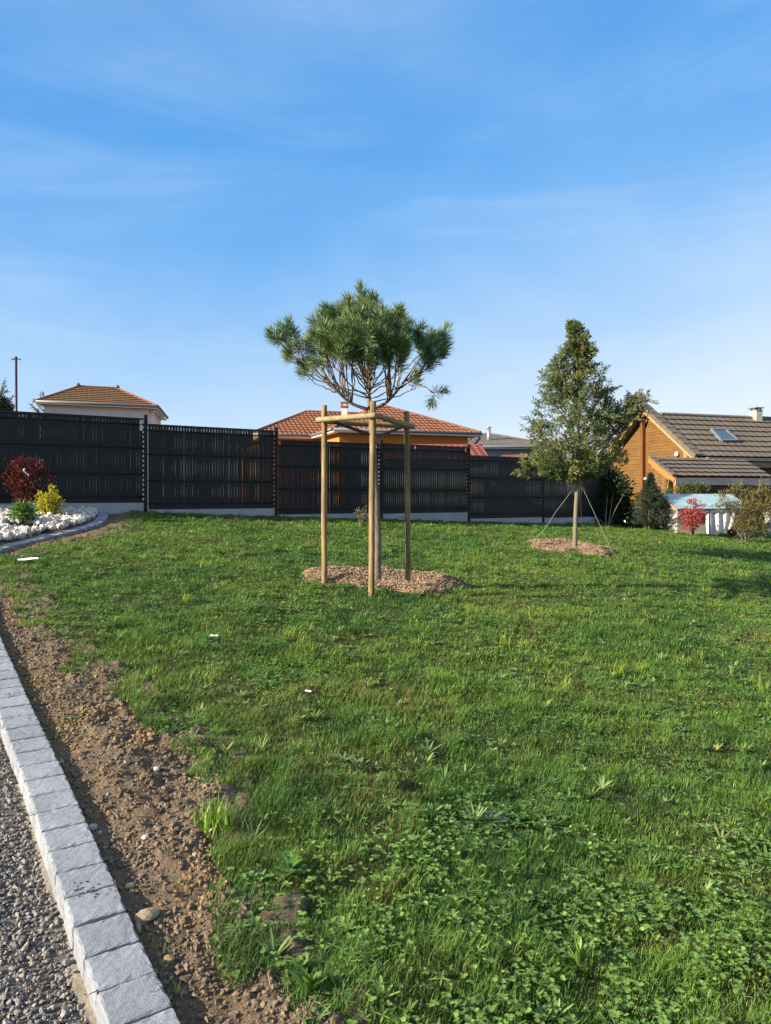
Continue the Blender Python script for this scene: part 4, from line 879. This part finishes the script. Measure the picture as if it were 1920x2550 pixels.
# grey-roofed house further off
fg = Frame(W(1140, 1111, 40)[:2], (0.985, 0.17)); ez, rz = zy(1111, 40), zy(1079, 43)
gh = thing('grey_house', 'block house with grey hipped roof and steel flue right of the orange house', 'house', (*fg(3.5, 3, .2)[:2], .2))
E1, E2, E3, E4 = fg(0, 0, ez), fg(6.6, 0, ez), fg(6.6, 6.4, ez), fg(0, 6.4, ez); A1 = W(1226, 1078, 43.4); A1 = np.array([A1[0], A1[1], A1[2]]); A0 = fg(2.3, 3.2, A1[2]); A1 = fg(2.6, 3.2, A1[2])
mb = MB(); tile_plane(mb, E1, E2, A0, A1, .3, .34, .012, .03); tile_plane(mb, E2, E3, A1, A1, .3, .34, .012, .03); tile_plane(mb, E3, E4, A1, A0, .3, .34, .012, .03); tile_plane(mb, E4, E1, A0, A0, .3, .34, .012, .03); rf = mb.build('roof', m_tile_gr, gh)
mb = MB(); [ridge(mb, a, b, .07) for a, b in ((E1, A0), (E2, A1), (E3, A1), (E4, A0))]; mb.build('ridge_tiles', m_tile_gr, rf)
mb = MB(); q = W(1217, 1086, 41.9); mb.tube([q - [0, 0, .5], q + [0, 0, .42]], .11, 10); mb.tube([q + [0, 0, .45], q + [0, 0, .52]], .15, 10); mb.build('flue', m_zinc, rf)
mb = MB(); wall_box(mb, fg, .3, 6.3, .3, 6.1, -.3, ez - .02)
for r in range(14): mb.box(fg(3.3, .295, ez - .3 - r * .22), (6.0, .012, .012), [*fg.u, 0], [*fg.n, 0], col=(.6, .6, .6))
mb.build('wall', m_block, gh); ms, mg = MB(), MB(); eaves(ms, mg, [E1, E2]); ms.build('soffit', m_pvc, gh); mg.build('gutter', m_gutter, gh)
q = W(1243, 1141, 33); lr2 = thing('carport', 'small pale low-pitched roof in front of the grey block house', 'roof', (q[0], 33, .3)); mb = MB(); tile_plane(mb, q + [0, 0, -.05], q + [1.5, .3, .02], q + [.3, 1.3, .22], q + [1.4, 1.6, .22], .2, .3, .02, .02); mb.build('roof', m_tile_br, lr2); mb = MB(); mb.box(q + [.75, .9, -.95], (1.1, 1.0, 1.8)); mb.build('wall', m_block, lr2)

# ------------------------------------------------------------------ log house
lu = nrm(np.array([0.95, 0.30])); ln = np.array([-lu[1], lu[0]]); Q0 = W(1744, 1137, 25.0)
def LH(u, t, z): p = Q0[:2] + lu * u + ln * t; return np.array([p[0], p[1], z])
zq, zp = Q0[2], zy(1010, 27.75); hw = 2.89; fl = -0.25
lh = thing('log_house', 'orange log house with brown tiled roofs and a porch', 'house', (*LH(2, 2.5, 0)[:2], fl))
def zroof(t): return zq + (zp - zq) * (1 - abs(t - hw) / hw)
lg = MB(); ch_ = 0.105; z = fl; wt0, wt1 = 0.14, 2 * hw - .14
while z < zp - 0.1:
    prof = [(0.0, 0.0), (0.008, 0.009), (0.05, 0.012), (0.097, 0.009), (ch_, 0.0)]; rows = []
    for dz, o in prof:
        zz = z + dz; a, b = wt0, wt1
        if zz > zq - .06:
            h_ = (zz - zq + .12) / (zp - zq) * hw
            a, b = max(a, h_), min(b, 2 * hw - h_)
        if b < a: a = b = hw
        rows.append([LH(0.16 - o, a, zz), LH(0.16 - o, b, zz)])
    lg.grid(np.array(rows)); z += ch_
z = fl                                                                  # long wall under the eave
while z < zq - 0.2:
    rows = [[LH(.16, .30 - o, z + dz), LH(9, .30 - o, z + dz)] for dz, o in ((0, 0), (.008, .009), (.05, .012), (.097, .009), (ch_, 0))]
    lg.grid(np.array(rows)); z += ch_
lg.grid(np.array([[LH(9, .3, fl), LH(9, 5.5, fl)], [LH(9, .3, zq), LH(9, 5.5, zq)]])); lg.build('wall', m_log, lh)
mb = MB(); ua, ub = 0.12, 9.3; fR = 0.19
tR = hw * fR                                                            # lower ridge of the long wing, set down from the gable peak
zR = zp - (zp - zq) * fR
tile_plane(mb, LH(ua - .1, 0, zq), LH(ub, 0, zq), LH(ua - .1, hw - tR, zR), LH(ub, hw - tR, zR), .3, .36, .012, .045)
tile_plane(mb, LH(ub, 2 * hw, zq), LH(ua, 2 * hw, zq), LH(ub, hw + tR, zR), LH(ua, hw + tR, zR), .3, .36, .012, .045)
mb.grid(np.array([[LH(ua, hw - tR, zR), LH(ub, hw - tR, zR)], [LH(ua, hw + tR, zR), LH(ub, hw + tR, zR)]]))
rf = mb.build('roof', m_tile_lg, lh)
mb = MB(); ridge(mb, LH(.2, hw - tR, zR + .02), LH(ub, hw - tR, zR + .02), .08); mb.build('ridge_tiles', m_tile_gr, rf)
mb = MB(); nst = 10
for sgn in (1, -1):
    for k in range(nst):
        f0, f1 = k / nst, (k + 1) / nst; A_ = LH(-.05, hw - sgn * hw * (1 - f0), zq + (zp - zq) * f0 + .05); B_ = LH(-.05, hw - sgn * hw * (1 - f1), zq + (zp - zq) * f1 + .03)
        mb.beam(A_, B_, 0.3, 0.075)
        mb.beam(A_ - [*(lu * .16), 0.05], B_ - [*(lu * .16), 0.05], 0.035, 0.15)
mb.build('verge_tiles', m_tile_lg, rf)
for sgn in (1, -1):
    mb = MB(); a = LH(-.16, hw - sgn * (hw + .02), zq - .14); b = LH(-.16, hw, zp - .13); mb.beam(a, b, 0.05, 0.17); a = LH(0.0, hw - sgn * hw, zq - .1); b = LH(0.0, hw, zp - .1)
    mb.beam(a, b, 0.26, 0.03); mb.build('bargeboard', m_pale, lh)
mb = MB(); tpo = hw + 0.28; mb.beam(LH(.08, tpo, fl), LH(.08, tpo, zroof(tpo) - .2), .14, .13, up=[*lu, 0]); mb.beam(LH(-.12, hw + .02, zp - .32), LH(.2, hw + .02, zp - .32), .16, .2); mb.beam(LH(-.05, hw + .08, zp - .5), LH(.1, tpo, zp - .85), .09, .09); mb.build('gable_post', m_logd, lh)
mb = MB(); mb.beam(LH(-.1, .62, zroof(.62) - .38), LH(.3, .62, zroof(.62) - .38), .2, .3); mb.beam(LH(-.02, .62, zroof(.62) - .6), LH(.3, .62, zroof(.62) - .6), .16, .14); mb.build('purlin', m_pine, lh)
mb = MB(); mb.beam(LH(.2, -.08, zq - .07), LH(ub, -.08, zq - .07), .13, .1); mb.build('gutter', m_gutter, lh); mb = MB(); mb.beam(LH(.1, -.0, zq - .24), LH(ub, 0, zq - .24), .04, .2); mb.build('fascia', m_pale, lh)
# skylight, chimney, lamp
rno = nrm(np.cross([*lu, 0], LH(0, 1, zroof(1)) - LH(0, 0, zroof(0)))); rup = nrm(LH(0, 1, zroof(1)) - LH(0, 0, zroof(0)))
def on_roof(px, py):
    xn, v = ray(px, py); dvec = np.array([xn, 1, -v]); o_ = np.array([0, 0, CAMZ]); p = LH(0, 0, zq); return o_ + dvec * (((p - o_) @ rno) / (dvec @ rno))
kc4 = [on_roof(1770, 1073), on_roof(1805, 1075), on_roof(1837, 1101), on_roof(1795, 1101)]; n_ = rno if rno[2] > 0 else -rno
mb = MB()
for i in range(4): mb.beam(kc4[i] + n_ * .06, kc4[(i + 1) % 4] + n_ * .06, .08, .1, up=n_)
sk = mb.build('skylight', m_gutter, rf); mb = MB(); mb.poly([p + n_ * .085 for p in kc4]); mb.build('pane', m_glass, sk)
c0 = on_roof(1884, 1052) + np.array([.1, .25, 0]); mb = MB(); zt = zy(1023, c0[1]); mb.box([c0[0], c0[1], zt - .5], (.3, .34, 1.0), [*lu, 0], [*ln, 0]); ch = mb.build('chimney', m_cream, rf)
mb = MB(); [mb.box([c0[0] + a * .11, c0[1] + b * .12, zt + .045], (.05, .05, .09)) for a in (-1, 0, 1) for b in (-1, 1)]; mb.box([c0[0], c0[1], zt + .1], (.4, .42, .035), [*lu, 0], [*ln, 0]); mb.box([c0[0], c0[1], zt + .008], (.33, .37, .03), [*lu, 0], [*ln, 0]); mb.build('cap', m_gutter, ch)
def on_gable(px, py, u=0.1):
    xn, v = ray(px, py); p = LH(u, 0, 0); k = (p[:2] @ lu) / (np.array([xn, 1]) @ lu); return np.array([xn * k, k, CAMZ - v * k])
p = on_gable(1685, 1131, .08); mb = MB(); mb.tube([p + [*(lu * .06), 0], p - [*(lu * .02), 0], p - [*(lu * .05), 0]], [.07, .085, .05], 12); mb.build('wall_lamp', m_plast, lh)
mb = MB()
def win(a, b, name='window'):
    P1, P2 = on_gable(a[0], a[1]), on_gable(b[0], b[1]); zt, zb = P1[2], P2[2]; mb = MB()
    for X_, Y_ in (((P1[0], P1[1], zt), (P2[0], P2[1], zt)), ((P1[0], P1[1], zb), (P2[0], P2[1], zb)), ((P1[0], P1[1], zb), (P1[0], P1[1], zt)), ((P2[0], P2[1], zb), (P2[0], P2[1], zt))): mb.beam(X_, Y_, .08, .07, up=[*lu, 0.01])
    w_ = mb.build(name, m_board, lh); mb = MB(); mb.poly([(P1[0], P1[1], zb), (P2[0], P2[1], zb), (P2[0], P2[1], zt), (P1[0], P1[1], zt)]); mb.build('pane', m_dark, w_)
win((1532, 1099), (1550, 1113)); win((1598, 1192), (1626, 1240), 'door')
# porch in front
E0 = W(1683, 1187, 22.95); T0 = W(1620, 1138, 24.4); PL = 3.75
def PH(u, f, dz=0.0): p = E0 + (T0 - E0) * f; return np.array([p[0] + lu[0] * u, p[1] + lu[1] * u, p[2] + dz])
mb = MB(); tile_plane(mb, PH(0, 0), PH(PL, 0), PH(0, 1), PH(PL, 1), .3, .33, .012, .045)
for k in range(6): mb.beam(PH(-.04, k / 6, .045), PH(-.04, (k + 1) / 6, .03), .16, .07)
mb.build('porch_roof', m_tile_lg, lh)
mb = MB(); mb.beam(PH(-.05, -.02, -.1), PH(-.05, 1, -.1), .05, .15); mb.build('bargeboard', m_pine, lh)
mb = MB(); mb.beam(PH(-.05, -.03, -.12), PH(PL + .05, -.03, -.12), .05, .22); mb.build('fascia', m_greyw, lh)
mb = MB(); mb.poly([PH(0, 0, -.06), PH(PL, 0, -.06), PH(PL, 1, -.06), PH(0, 1, -.06)]); mb.beam(PH(.1, .3, -.25), PH(.1, 1, -.25), .1, .12); mb.beam(PH(.05, .1, -.22), PH(PL, .1, -.22), .1, .14); mb.build('porch_beam', m_pine, lh)
for u in (.12, PL - .12): mb = MB(); a = PH(u, .12, 0); mb.beam([a[0], a[1], fl], [a[0], a[1], a[2] - .15], .11, .11, up=(1, 0, 0)); mb.build('porch_post', m_pine, lh)
mb = MB(); a, b = PH(.7, 1.08, 0), PH(PL, 1.08, 0); mb.poly([[a[0], a[1], fl], [b[0], b[1], fl], [b[0], b[1], a[2] - .05], [a[0], a[1], a[2] - .05]], [*(ln * .05), 0]); mb.build('porch_wall', m_log, lh)
# pale low wall left of the conifer
a, b = W(1555, 1264, 23.2), W(1622, 1262, 23.8); lw = MB(); lw.beam([a[0], a[1], a[2] - .5], [b[0], b[1], a[2] - .5], .2, 1.0); tag(lw.build('garden_wall', m_cream, origin=(a[0], a[1], a[2] - 1)), 'low pale garden wall between the laurel and the small conifer', 'wall')

# ------------------------------------------------------------------ low metal-roofed shed
su = nrm(np.array([0.97, 0.24])); sn = np.array([-su[1], su[0]]); S0 = W(1690, 1264, 19.0)
def SH(u, t, z): p = S0[:2] + su * u + sn * t; return np.array([p[0], p[1], z])
ze, zr, th_ = S0[2], zy(1230, 19.7), .72; sb = float(g(S0[0], S0[1])) - .05
ms_ = thing('metal_roof_shed', 'low shed with blue corrugated metal roof at the edge of the lawn', 'shed', (*SH(1, .7, 0)[:2], sb))
mb = MB(); uu = np.linspace(-.06, 2.14, 241)
for t0, z0, t1, z1 in ((-.06, ze - .03, th_, zr), (2 * th_ + .06, ze - .03, th_, zr)):
    rows = []
    for f in (0, .5, 1): rows.append([SH(u, t0 + (t1 - t0) * f, z0 + (z1 - z0) * f + .006 * math.sin(u * 2 * math.pi / .0733)) for u in uu])
    mb.grid(np.array(rows))
mb.build('roof', m_sheet, ms_)
mb = MB(); mb.poly([SH(0, .06, sb - .3), SH(0, 2 * th_ - .06, sb - .3), SH(0, 2 * th_ - .06, ze - .05), SH(0, th_, zr - .05), SH(0, .06, ze - .05)], [*(su * .06), 0]); mb.poly([SH(2.02, .06, sb - .3), SH(2.02, 2 * th_ - .06, sb - .3), SH(2.02, 2 * th_ - .06, ze - .05), SH(2.02, th_, zr - .05), SH(2.02, .06, ze - .05)], [*(su * .06), 0])
mb.poly([SH(.06, .06, sb - .3), SH(1.2, .06, sb - .3), SH(1.2, .06, ze - .12), SH(.06, .06, ze - .12)], [*(sn * .05), 0]); mb.poly([SH(1.78, .06, sb - .3), SH(2.02, .06, sb - .3), SH(2.02, .06, ze - .12), SH(1.78, .06, ze - .12)], [*(sn * .05), 0]); mb.poly([SH(.06, 1.4, sb - .3), SH(2.02, 1.4, sb - .3), SH(2.02, 1.4, ze - .06), SH(.06, 1.4, ze - .06)], [*(sn * .05), 0])
mb.build('wall', m_shedwall, ms_)
mb = MB(); mb.beam(SH(-.05, -.03, ze - .09), SH(2.12, -.03, ze - .09), .03, .09); mb.build('fascia', m_greyw, ms_)
mb = MB(); mb.beam(SH(-.07, -.06, ze - .06), SH(-.07, th_, zr - .03), .03, .05); mb.beam(SH(-.07, 2 * th_ + .06, ze - .06), SH(-.07, th_, zr - .03), .03, .05); mb.build('verge_board', m_pale, ms_)
mb = MB(); uu = np.linspace(.78, 1.62, 40); rows = []
for f in np.linspace(0, 1, 10): rows.append([SH(u - .16 * f * f * (u > 1.35), -.03 + .035 * math.sin(u * 26 + 1.3 * f) * (.4 + f) - .05 * f, (ze - .14) * (1 - f) + (sb + .03 + .5 * max(0, u - 1.35)) * f) for u in uu])
mb.grid(np.array(rows)); tag(mb.build('tarp', m_tarp, origin=SH(1.2, -.03, sb)), 'white sheet hanging down the front of the low shed', 'tarp')

def stick(px, pt, pb, Y, label):
    a, b = W(px, pt, Y), W(px, pb, Y); mb = MB(); mb.box((a + b) / 2 - [0, 0, .1], (.025, .025, abs(a[2] - b[2]) + .2)); mb.box([a[0], a[1], a[2] + .004], (.032, .032, .012)); tag(mb.build('fence_stake', m_green, origin=b), label, 'stake', 'thin green stakes by the low shed')
stick(1673, 1268, 1330, 18.6, 'thin dark stake in front of the pale shed gable'); stick(1727, 1262, 1330, 18.7, 'thin green stake standing in the red shrub'); stick(1767, 1272, 1330, 18.7, 'thin dark stake beside the hanging white sheet')

# ------------------------------------------------------------------ shrubs
def shrub(name, base, blobs, label, cat, cols, nl, L, Wd, stems=8, group=None, up=0.5, hang=0.1, stemcol=(.2, .15, .1), fold=.2, shell=0.35):
    base = np.asarray(base, float); t = thing(name, label, cat, base, group); lm_, sm_ = MB(), MB()
    tot = sum(b[3] * b[4] * b[5] for b in blobs)
    for (x, y, z, a, b, c) in blobs:
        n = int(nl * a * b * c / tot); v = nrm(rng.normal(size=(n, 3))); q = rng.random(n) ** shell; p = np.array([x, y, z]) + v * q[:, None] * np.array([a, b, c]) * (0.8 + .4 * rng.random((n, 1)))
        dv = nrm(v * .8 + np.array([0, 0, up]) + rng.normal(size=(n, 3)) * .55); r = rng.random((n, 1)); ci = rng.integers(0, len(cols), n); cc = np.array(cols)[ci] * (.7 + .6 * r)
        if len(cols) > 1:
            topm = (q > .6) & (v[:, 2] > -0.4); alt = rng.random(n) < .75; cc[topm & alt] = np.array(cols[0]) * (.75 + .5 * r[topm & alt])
        lm_.leaves(p, dv, np.array([[0, 0, 1.]]) + rng.normal(size=(n, 3)) * .5, L * (.7 + .6 * rng.random(n)), Wd * (.75 + .5 * rng.random(n)), cc, wide=.5, fold=fold, droop=hang)
        for k in range(max(1, stems // len(blobs))):
            e = np.array([x, y, z]) + rng.normal(size=3) * np.array([a, b, c]) * .45; e[2] = max(e[2], base[2] + .08); s0 = base + np.append(rng.normal(size=2) * .03, -.03); m = s0 * .5 + e * .5 + np.append((s0 - e)[:2] * .18, 0)
            tt = np.linspace(0, 1, 7)[:, None]; cv = (1 - tt) ** 2 * s0 + 2 * tt * (1 - tt) * m + tt * tt * e; sm_.tube(cv, np.linspace(.008, .003, 7) * max(1, Y_scale(base)), 5)
    sm_.build('stems', m_branch, t); lm_.build('foliage', m_leaf, t); return t
def Y_scale(b): return b[1] / 12
def blobs_px(lst, Y, dep=1.0):     # (px, py, rx, ry) ellipses read from the photo, given real depth
    out = []
    for px, py, rx, ry, *o in lst:
        Yc = Y + (o[0] if o else 0); c = W(px, py, Yc); s = Yc / F; out.append((c[0], c[1], c[2], rx * s, rx * s * dep, ry * s))
    return out
def bedbase(px, py): c = G(px, py); return np.array([c[0], c[1], float(gravel_z(c[0], c[1])) + .03])
q_ = W(62, 1262, 11.55); b = np.array([q_[0], q_[1], float(gravel_z(q_[0], q_[1])) + .03])
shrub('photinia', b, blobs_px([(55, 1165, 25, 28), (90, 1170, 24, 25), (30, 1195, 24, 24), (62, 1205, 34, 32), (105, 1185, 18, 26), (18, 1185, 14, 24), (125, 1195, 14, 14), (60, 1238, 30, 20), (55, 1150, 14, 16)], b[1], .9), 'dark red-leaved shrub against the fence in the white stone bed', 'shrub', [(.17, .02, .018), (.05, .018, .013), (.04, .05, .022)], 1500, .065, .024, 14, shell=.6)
mb = MB(); a = W(60, 1167, b[1] - .3); tt = np.linspace(0, 1, 8)[:, None, None]; ss = np.linspace(-.5, .5, 3)[None, :, None]
mb.grid(a + tt * np.array([.05, 0, -.11]) + ss * np.array([.016, .01, .008]) + np.array([-.012, -.02, 0]) * np.sin(tt * 5)); tag(mb.build('plant_tag', m_plast, origin=a), 'curled white plant label hanging in the dark red shrub', 'plant label')
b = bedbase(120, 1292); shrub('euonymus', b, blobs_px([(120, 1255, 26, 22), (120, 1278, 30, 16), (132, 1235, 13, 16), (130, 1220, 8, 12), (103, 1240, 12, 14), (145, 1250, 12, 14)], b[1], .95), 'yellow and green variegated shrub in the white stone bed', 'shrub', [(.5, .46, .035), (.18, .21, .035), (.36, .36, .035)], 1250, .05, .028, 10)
b = bedbase(60, 1308); shrub('mound_shrub', b, blobs_px([(58, 1276, 25, 18), (45, 1288, 17, 15), (70, 1288, 18, 17), (60, 1264, 18, 10)], b[1], .95), 'small bright green leafy shrub at the front of the white stone bed', 'shrub', [(.15, .27, .065), (.09, .17, .045)], 360, .085, .03, 8, hang=.35, up=.3)
c = G(898, 1312); b = np.array([c[0], c[1], float(g(*c))]); shrub('rose_bush', b, blobs_px([(899, 1282, 15, 12), (890, 1272, 8, 8), (910, 1268, 8, 6), (905, 1295, 12, 12)], b[1]), 'small half-bare rose bush on the lawn before the fence', 'shrub', [(.13, .16, .08), (.1, .09, .05)], 150, .05, .022, 16)
# right-hand edge of the lawn
def lawnbase(px, py, Y=None): c = G(px, py); return np.array([c[0], c[1], float(g(*c))])
b = lawnbase(1512, 1314); shrub('laurel_bush', b, blobs_px([(1500, 1220, 42, 48, .3), (1535, 1230, 36, 50), (1505, 1275, 44, 40), (1548, 1275, 28, 38), (1475, 1270, 22, 42, .3), (1520, 1190, 30, 24, .5)], 19.75, .8), 'large dark glossy laurel bush at the end of the fence', 'bush', [(.035, .06, .022), (.022, .042, .018), (.06, .08, .025)], 6200, .13, .05, 5, hang=.35, shell=.5)
b = lawnbase(1618, 1319); t = thing('small_conifer', 'small dark conifer beside the pale shed', 'tree', b); lm_, sm_ = MB(), MB(); top = W(1620, 1180, 19.4); hgt = top[2] - b[2]
sm_.tube([b - [0, 0, .05], b + [0, 0, hgt * .5], top], [.04, .025, .006], 7)
for k in range(190):
    f = (k / 190) ** .9; az = k * 2.4 + rng.normal() * .3; R_ = np.interp(f, [0, .15, .45, .62, .8, 1], [.42, .52, .40, .25, .10, .02]) * (.8 + .35 * rng.random()); s0 = b + [0, 0, .06 + f * (hgt - .06)]; s0[:2] = b[:2] + (top[:2] - b[:2]) * f
    e = s0 + np.array([math.cos(az) * R_, math.sin(az) * R_, .25 * R_ - .12 * R_ * (f < .3)]); sm_.tube([s0, e], [.008, .003], 4)
    n = int(34 + 130 * R_); u = rng.random(n) ** .7; dv = nrm(e - s0); pn = s0 + (e - s0) * u[:, None] + rng.normal(size=(n, 3)) * .02 * np.array([1, 1, .7]); nd = nrm(dv * .7 + rng.normal(size=(n, 3)) * .7)
    lm_.leaves(pn, nd, rng.normal(size=(n, 3)), .05 + .03 * rng.random(n), .012, np.array([[.022, .042, .02]]) * (.7 + .7 * rng.random((n, 1))), wide=.4, fold=.05)
sm_.build('trunk', m_bark, t); lm_.build('crown', m_needle, t)
q_ = W(1722, 1330, 18.6); b = np.array([q_[0], q_[1], float(g(q_[0], q_[1]))]); shrub('red_shrub', b, blobs_px([(1722, 1252, 14, 10), (1745, 1262, 11, 12), (1704, 1275, 11, 12), (1725, 1285, 24, 20), (1745, 1290, 14, 16), (1722, 1308, 24, 14), (1700, 1290, 10, 12)], 18.6), 'bright red and pink leaved shrub before the low shed', 'shrub', [(.5, .07, .08), (.3, .06, .06), (.2, .13, .07)], 1100, .075, .03, 12, shell=.6)
q_ = W(1858, 1340, 18.3); b = np.array([q_[0], q_[1], float(g(q_[0], q_[1]))])
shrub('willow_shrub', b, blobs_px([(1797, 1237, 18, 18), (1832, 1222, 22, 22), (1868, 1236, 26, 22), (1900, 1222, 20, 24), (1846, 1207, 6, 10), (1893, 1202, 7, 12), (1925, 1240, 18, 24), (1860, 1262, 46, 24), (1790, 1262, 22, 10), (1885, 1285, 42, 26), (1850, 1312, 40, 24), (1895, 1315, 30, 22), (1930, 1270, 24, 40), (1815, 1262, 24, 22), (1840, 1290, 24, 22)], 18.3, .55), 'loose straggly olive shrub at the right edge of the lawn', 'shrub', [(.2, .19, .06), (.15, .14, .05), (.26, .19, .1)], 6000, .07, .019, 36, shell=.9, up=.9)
b = W(1710, 1240, 22.6); b[2] = .2; shrub('garden_hedge', b, blobs_px([(1680, 1226, 24, 12), (1715, 1217, 28, 16), (1750, 1217, 20, 12)], 22.6, .8), 'low green shrub behind the metal shed roof', 'shrub', [(.09, .13, .04), (.06, .09, .03)], 800, .07, .028, 8)
b = W(1645, 1262, 20.6); b[2] = float(g(b[0], b[1])); t = thing('dry_stalks', 'tall dry pale seed stalks behind the small conifer', 'plant', b); sm_ = MB()
for px, py in ((1629, 1186), (1634, 1181), (1652, 1193), (1665, 1195), (1640, 1200)):
    e = W(px, py, 20.6); m = b * .5 + e * .5 + [.03, 0, .1]; tt = np.linspace(0, 1, 12)[:, None]; cv = (1 - tt) ** 2 * b + 2 * tt * (1 - tt) * m + tt * tt * e; sm_.tube(cv, .006, 5)
    hd = MB(); hd.tube(cv[-6:], .012, 5, col=(.4, .3, .2)); n = 46; pn = cv[-1] + (cv[-6] - cv[-1]) * rng.random((n, 1)) + rng.normal(size=(n, 3)) * .012; hd.leaves(pn, rng.normal(size=(n, 3)) + [0, 0, .8], rng.normal(size=(n, 3)), .04, .02, np.array([[.42, .3, .19]]) * (.7 + .5 * rng.random((n, 1)))); hd.build('seed_head', m_leaf, t)
sm_.build('stem', m_branch, t)
# concrete block wall at the far right
a = W(1908, 1280, 20.9); mb = MB(); mb.box([a[0] + .9, a[1] + .4, a[2] - .45], (1.6, .2, 1.0), [*su, 0], [*sn, 0]); tag(mb.build('block_wall', m_block, origin=(a[0] + .9, a[1] + .4, a[2] - .95)), 'grey concrete block wall behind the straggly shrub', 'wall')

# ------------------------------------------------------------------ lamp post and trees beyond the fence
a = W(40, 892, 45); b = W(41, 1120, 45); b[2] = .5
lp = thing('lamp_post', 'tall dark red lamp post rising behind the fence', 'street lamp', b); mb = MB(); mb.tube([b, b * .5 + a * .5, a - [0, 0, .02]], [.1, .085, .07], 12); mb.tube([a - [0, 0, .02], a + [0, 0, .1]], [.1, .06], 10); mb.build('pole', m_pole, lp)
for s in (-1, 1): mb = MB(); mb.box(a + [s * .1, 0, -.04], (.16, .1, .06)); mb.box(a + [s * .2, 0, -.07], (.14, .16, .06)); mb.build('lamp_head', m_gutter, lp)
def bare(base, top, spread, label, n=70):
    base, top = np.asarray(base, float), np.asarray(top, float); t = thing('bare_tree', label, 'tree', base); mb = MB(); m2 = MB(); H = top[2] - base[2]; mb.tube([base, base * .4 + top * .6, top], [.12, .07, .012], 8)
    for k in range(n):
        f = .35 + .6 * rng.random(); s0 = base + (top - base) * f; az = rng.random() * 6.28; R_ = spread * (1.15 - .6 * f) * (.5 + .6 * rng.random()); e = s0 + np.array([math.cos(az) * R_, math.sin(az) * R_, R_ * (.6 + .8 * rng.random())]); m = (s0 + e) / 2 + [0, 0, -.08 * R_]
        m2.tube([s0, m, e], [.045, .032, .016], 5)
        for j in range(7): p = s0 + (e - s0) * (.4 + .6 * rng.random()); m2.tube([p, p + nrm(e - s0 + rng.normal(size=3) * R_ * .7) * R_ * .45], [.022, .012], 4)
    mb.build('trunk', m_bark, t); m2.build('branches', m_bark, t)
b = W(-8, 1100, 40); b[2] = .5; bare(b, W(-4, 968, 40), 1.1, 'bare grey tree at the left picture edge beside the dark conifer', 60)
b = W(108, 1100, 44); b[2] = .5; bare(b, W(110, 985, 44), 1.1, 'bare grey tree just left of the white house roof', 46)
b = W(-2, 1100, 34); b[2] = .5; t = thing('dark_conifer', 'dark evergreen tree behind the left end of the fence', 'tree', b); mb = MB(); mb.tube([b, W(-4, 1000, 34)], [.1, .03], 8); mb.build('trunk', m_bark, t); mb = MB()
for c_ in blobs_px([(-10, 1000, 26, 24), (10, 1012, 22, 18), (-12, 1030, 40, 30)], 34, .9):
    n = 900; v = nrm(rng.normal(size=(n, 3))); p = np.array(c_[:3]) + v * (rng.random((n, 1)) ** .5) * np.array(c_[3:]); mb.leaves(p, v + rng.normal(size=(n, 3)) * .6, rng.normal(size=(n, 3)), .12, .05, np.array([[.03, .05, .025]]) * (.7 + .7 * rng.random((n, 1))))
mb.build('crown', m_leaf, t)
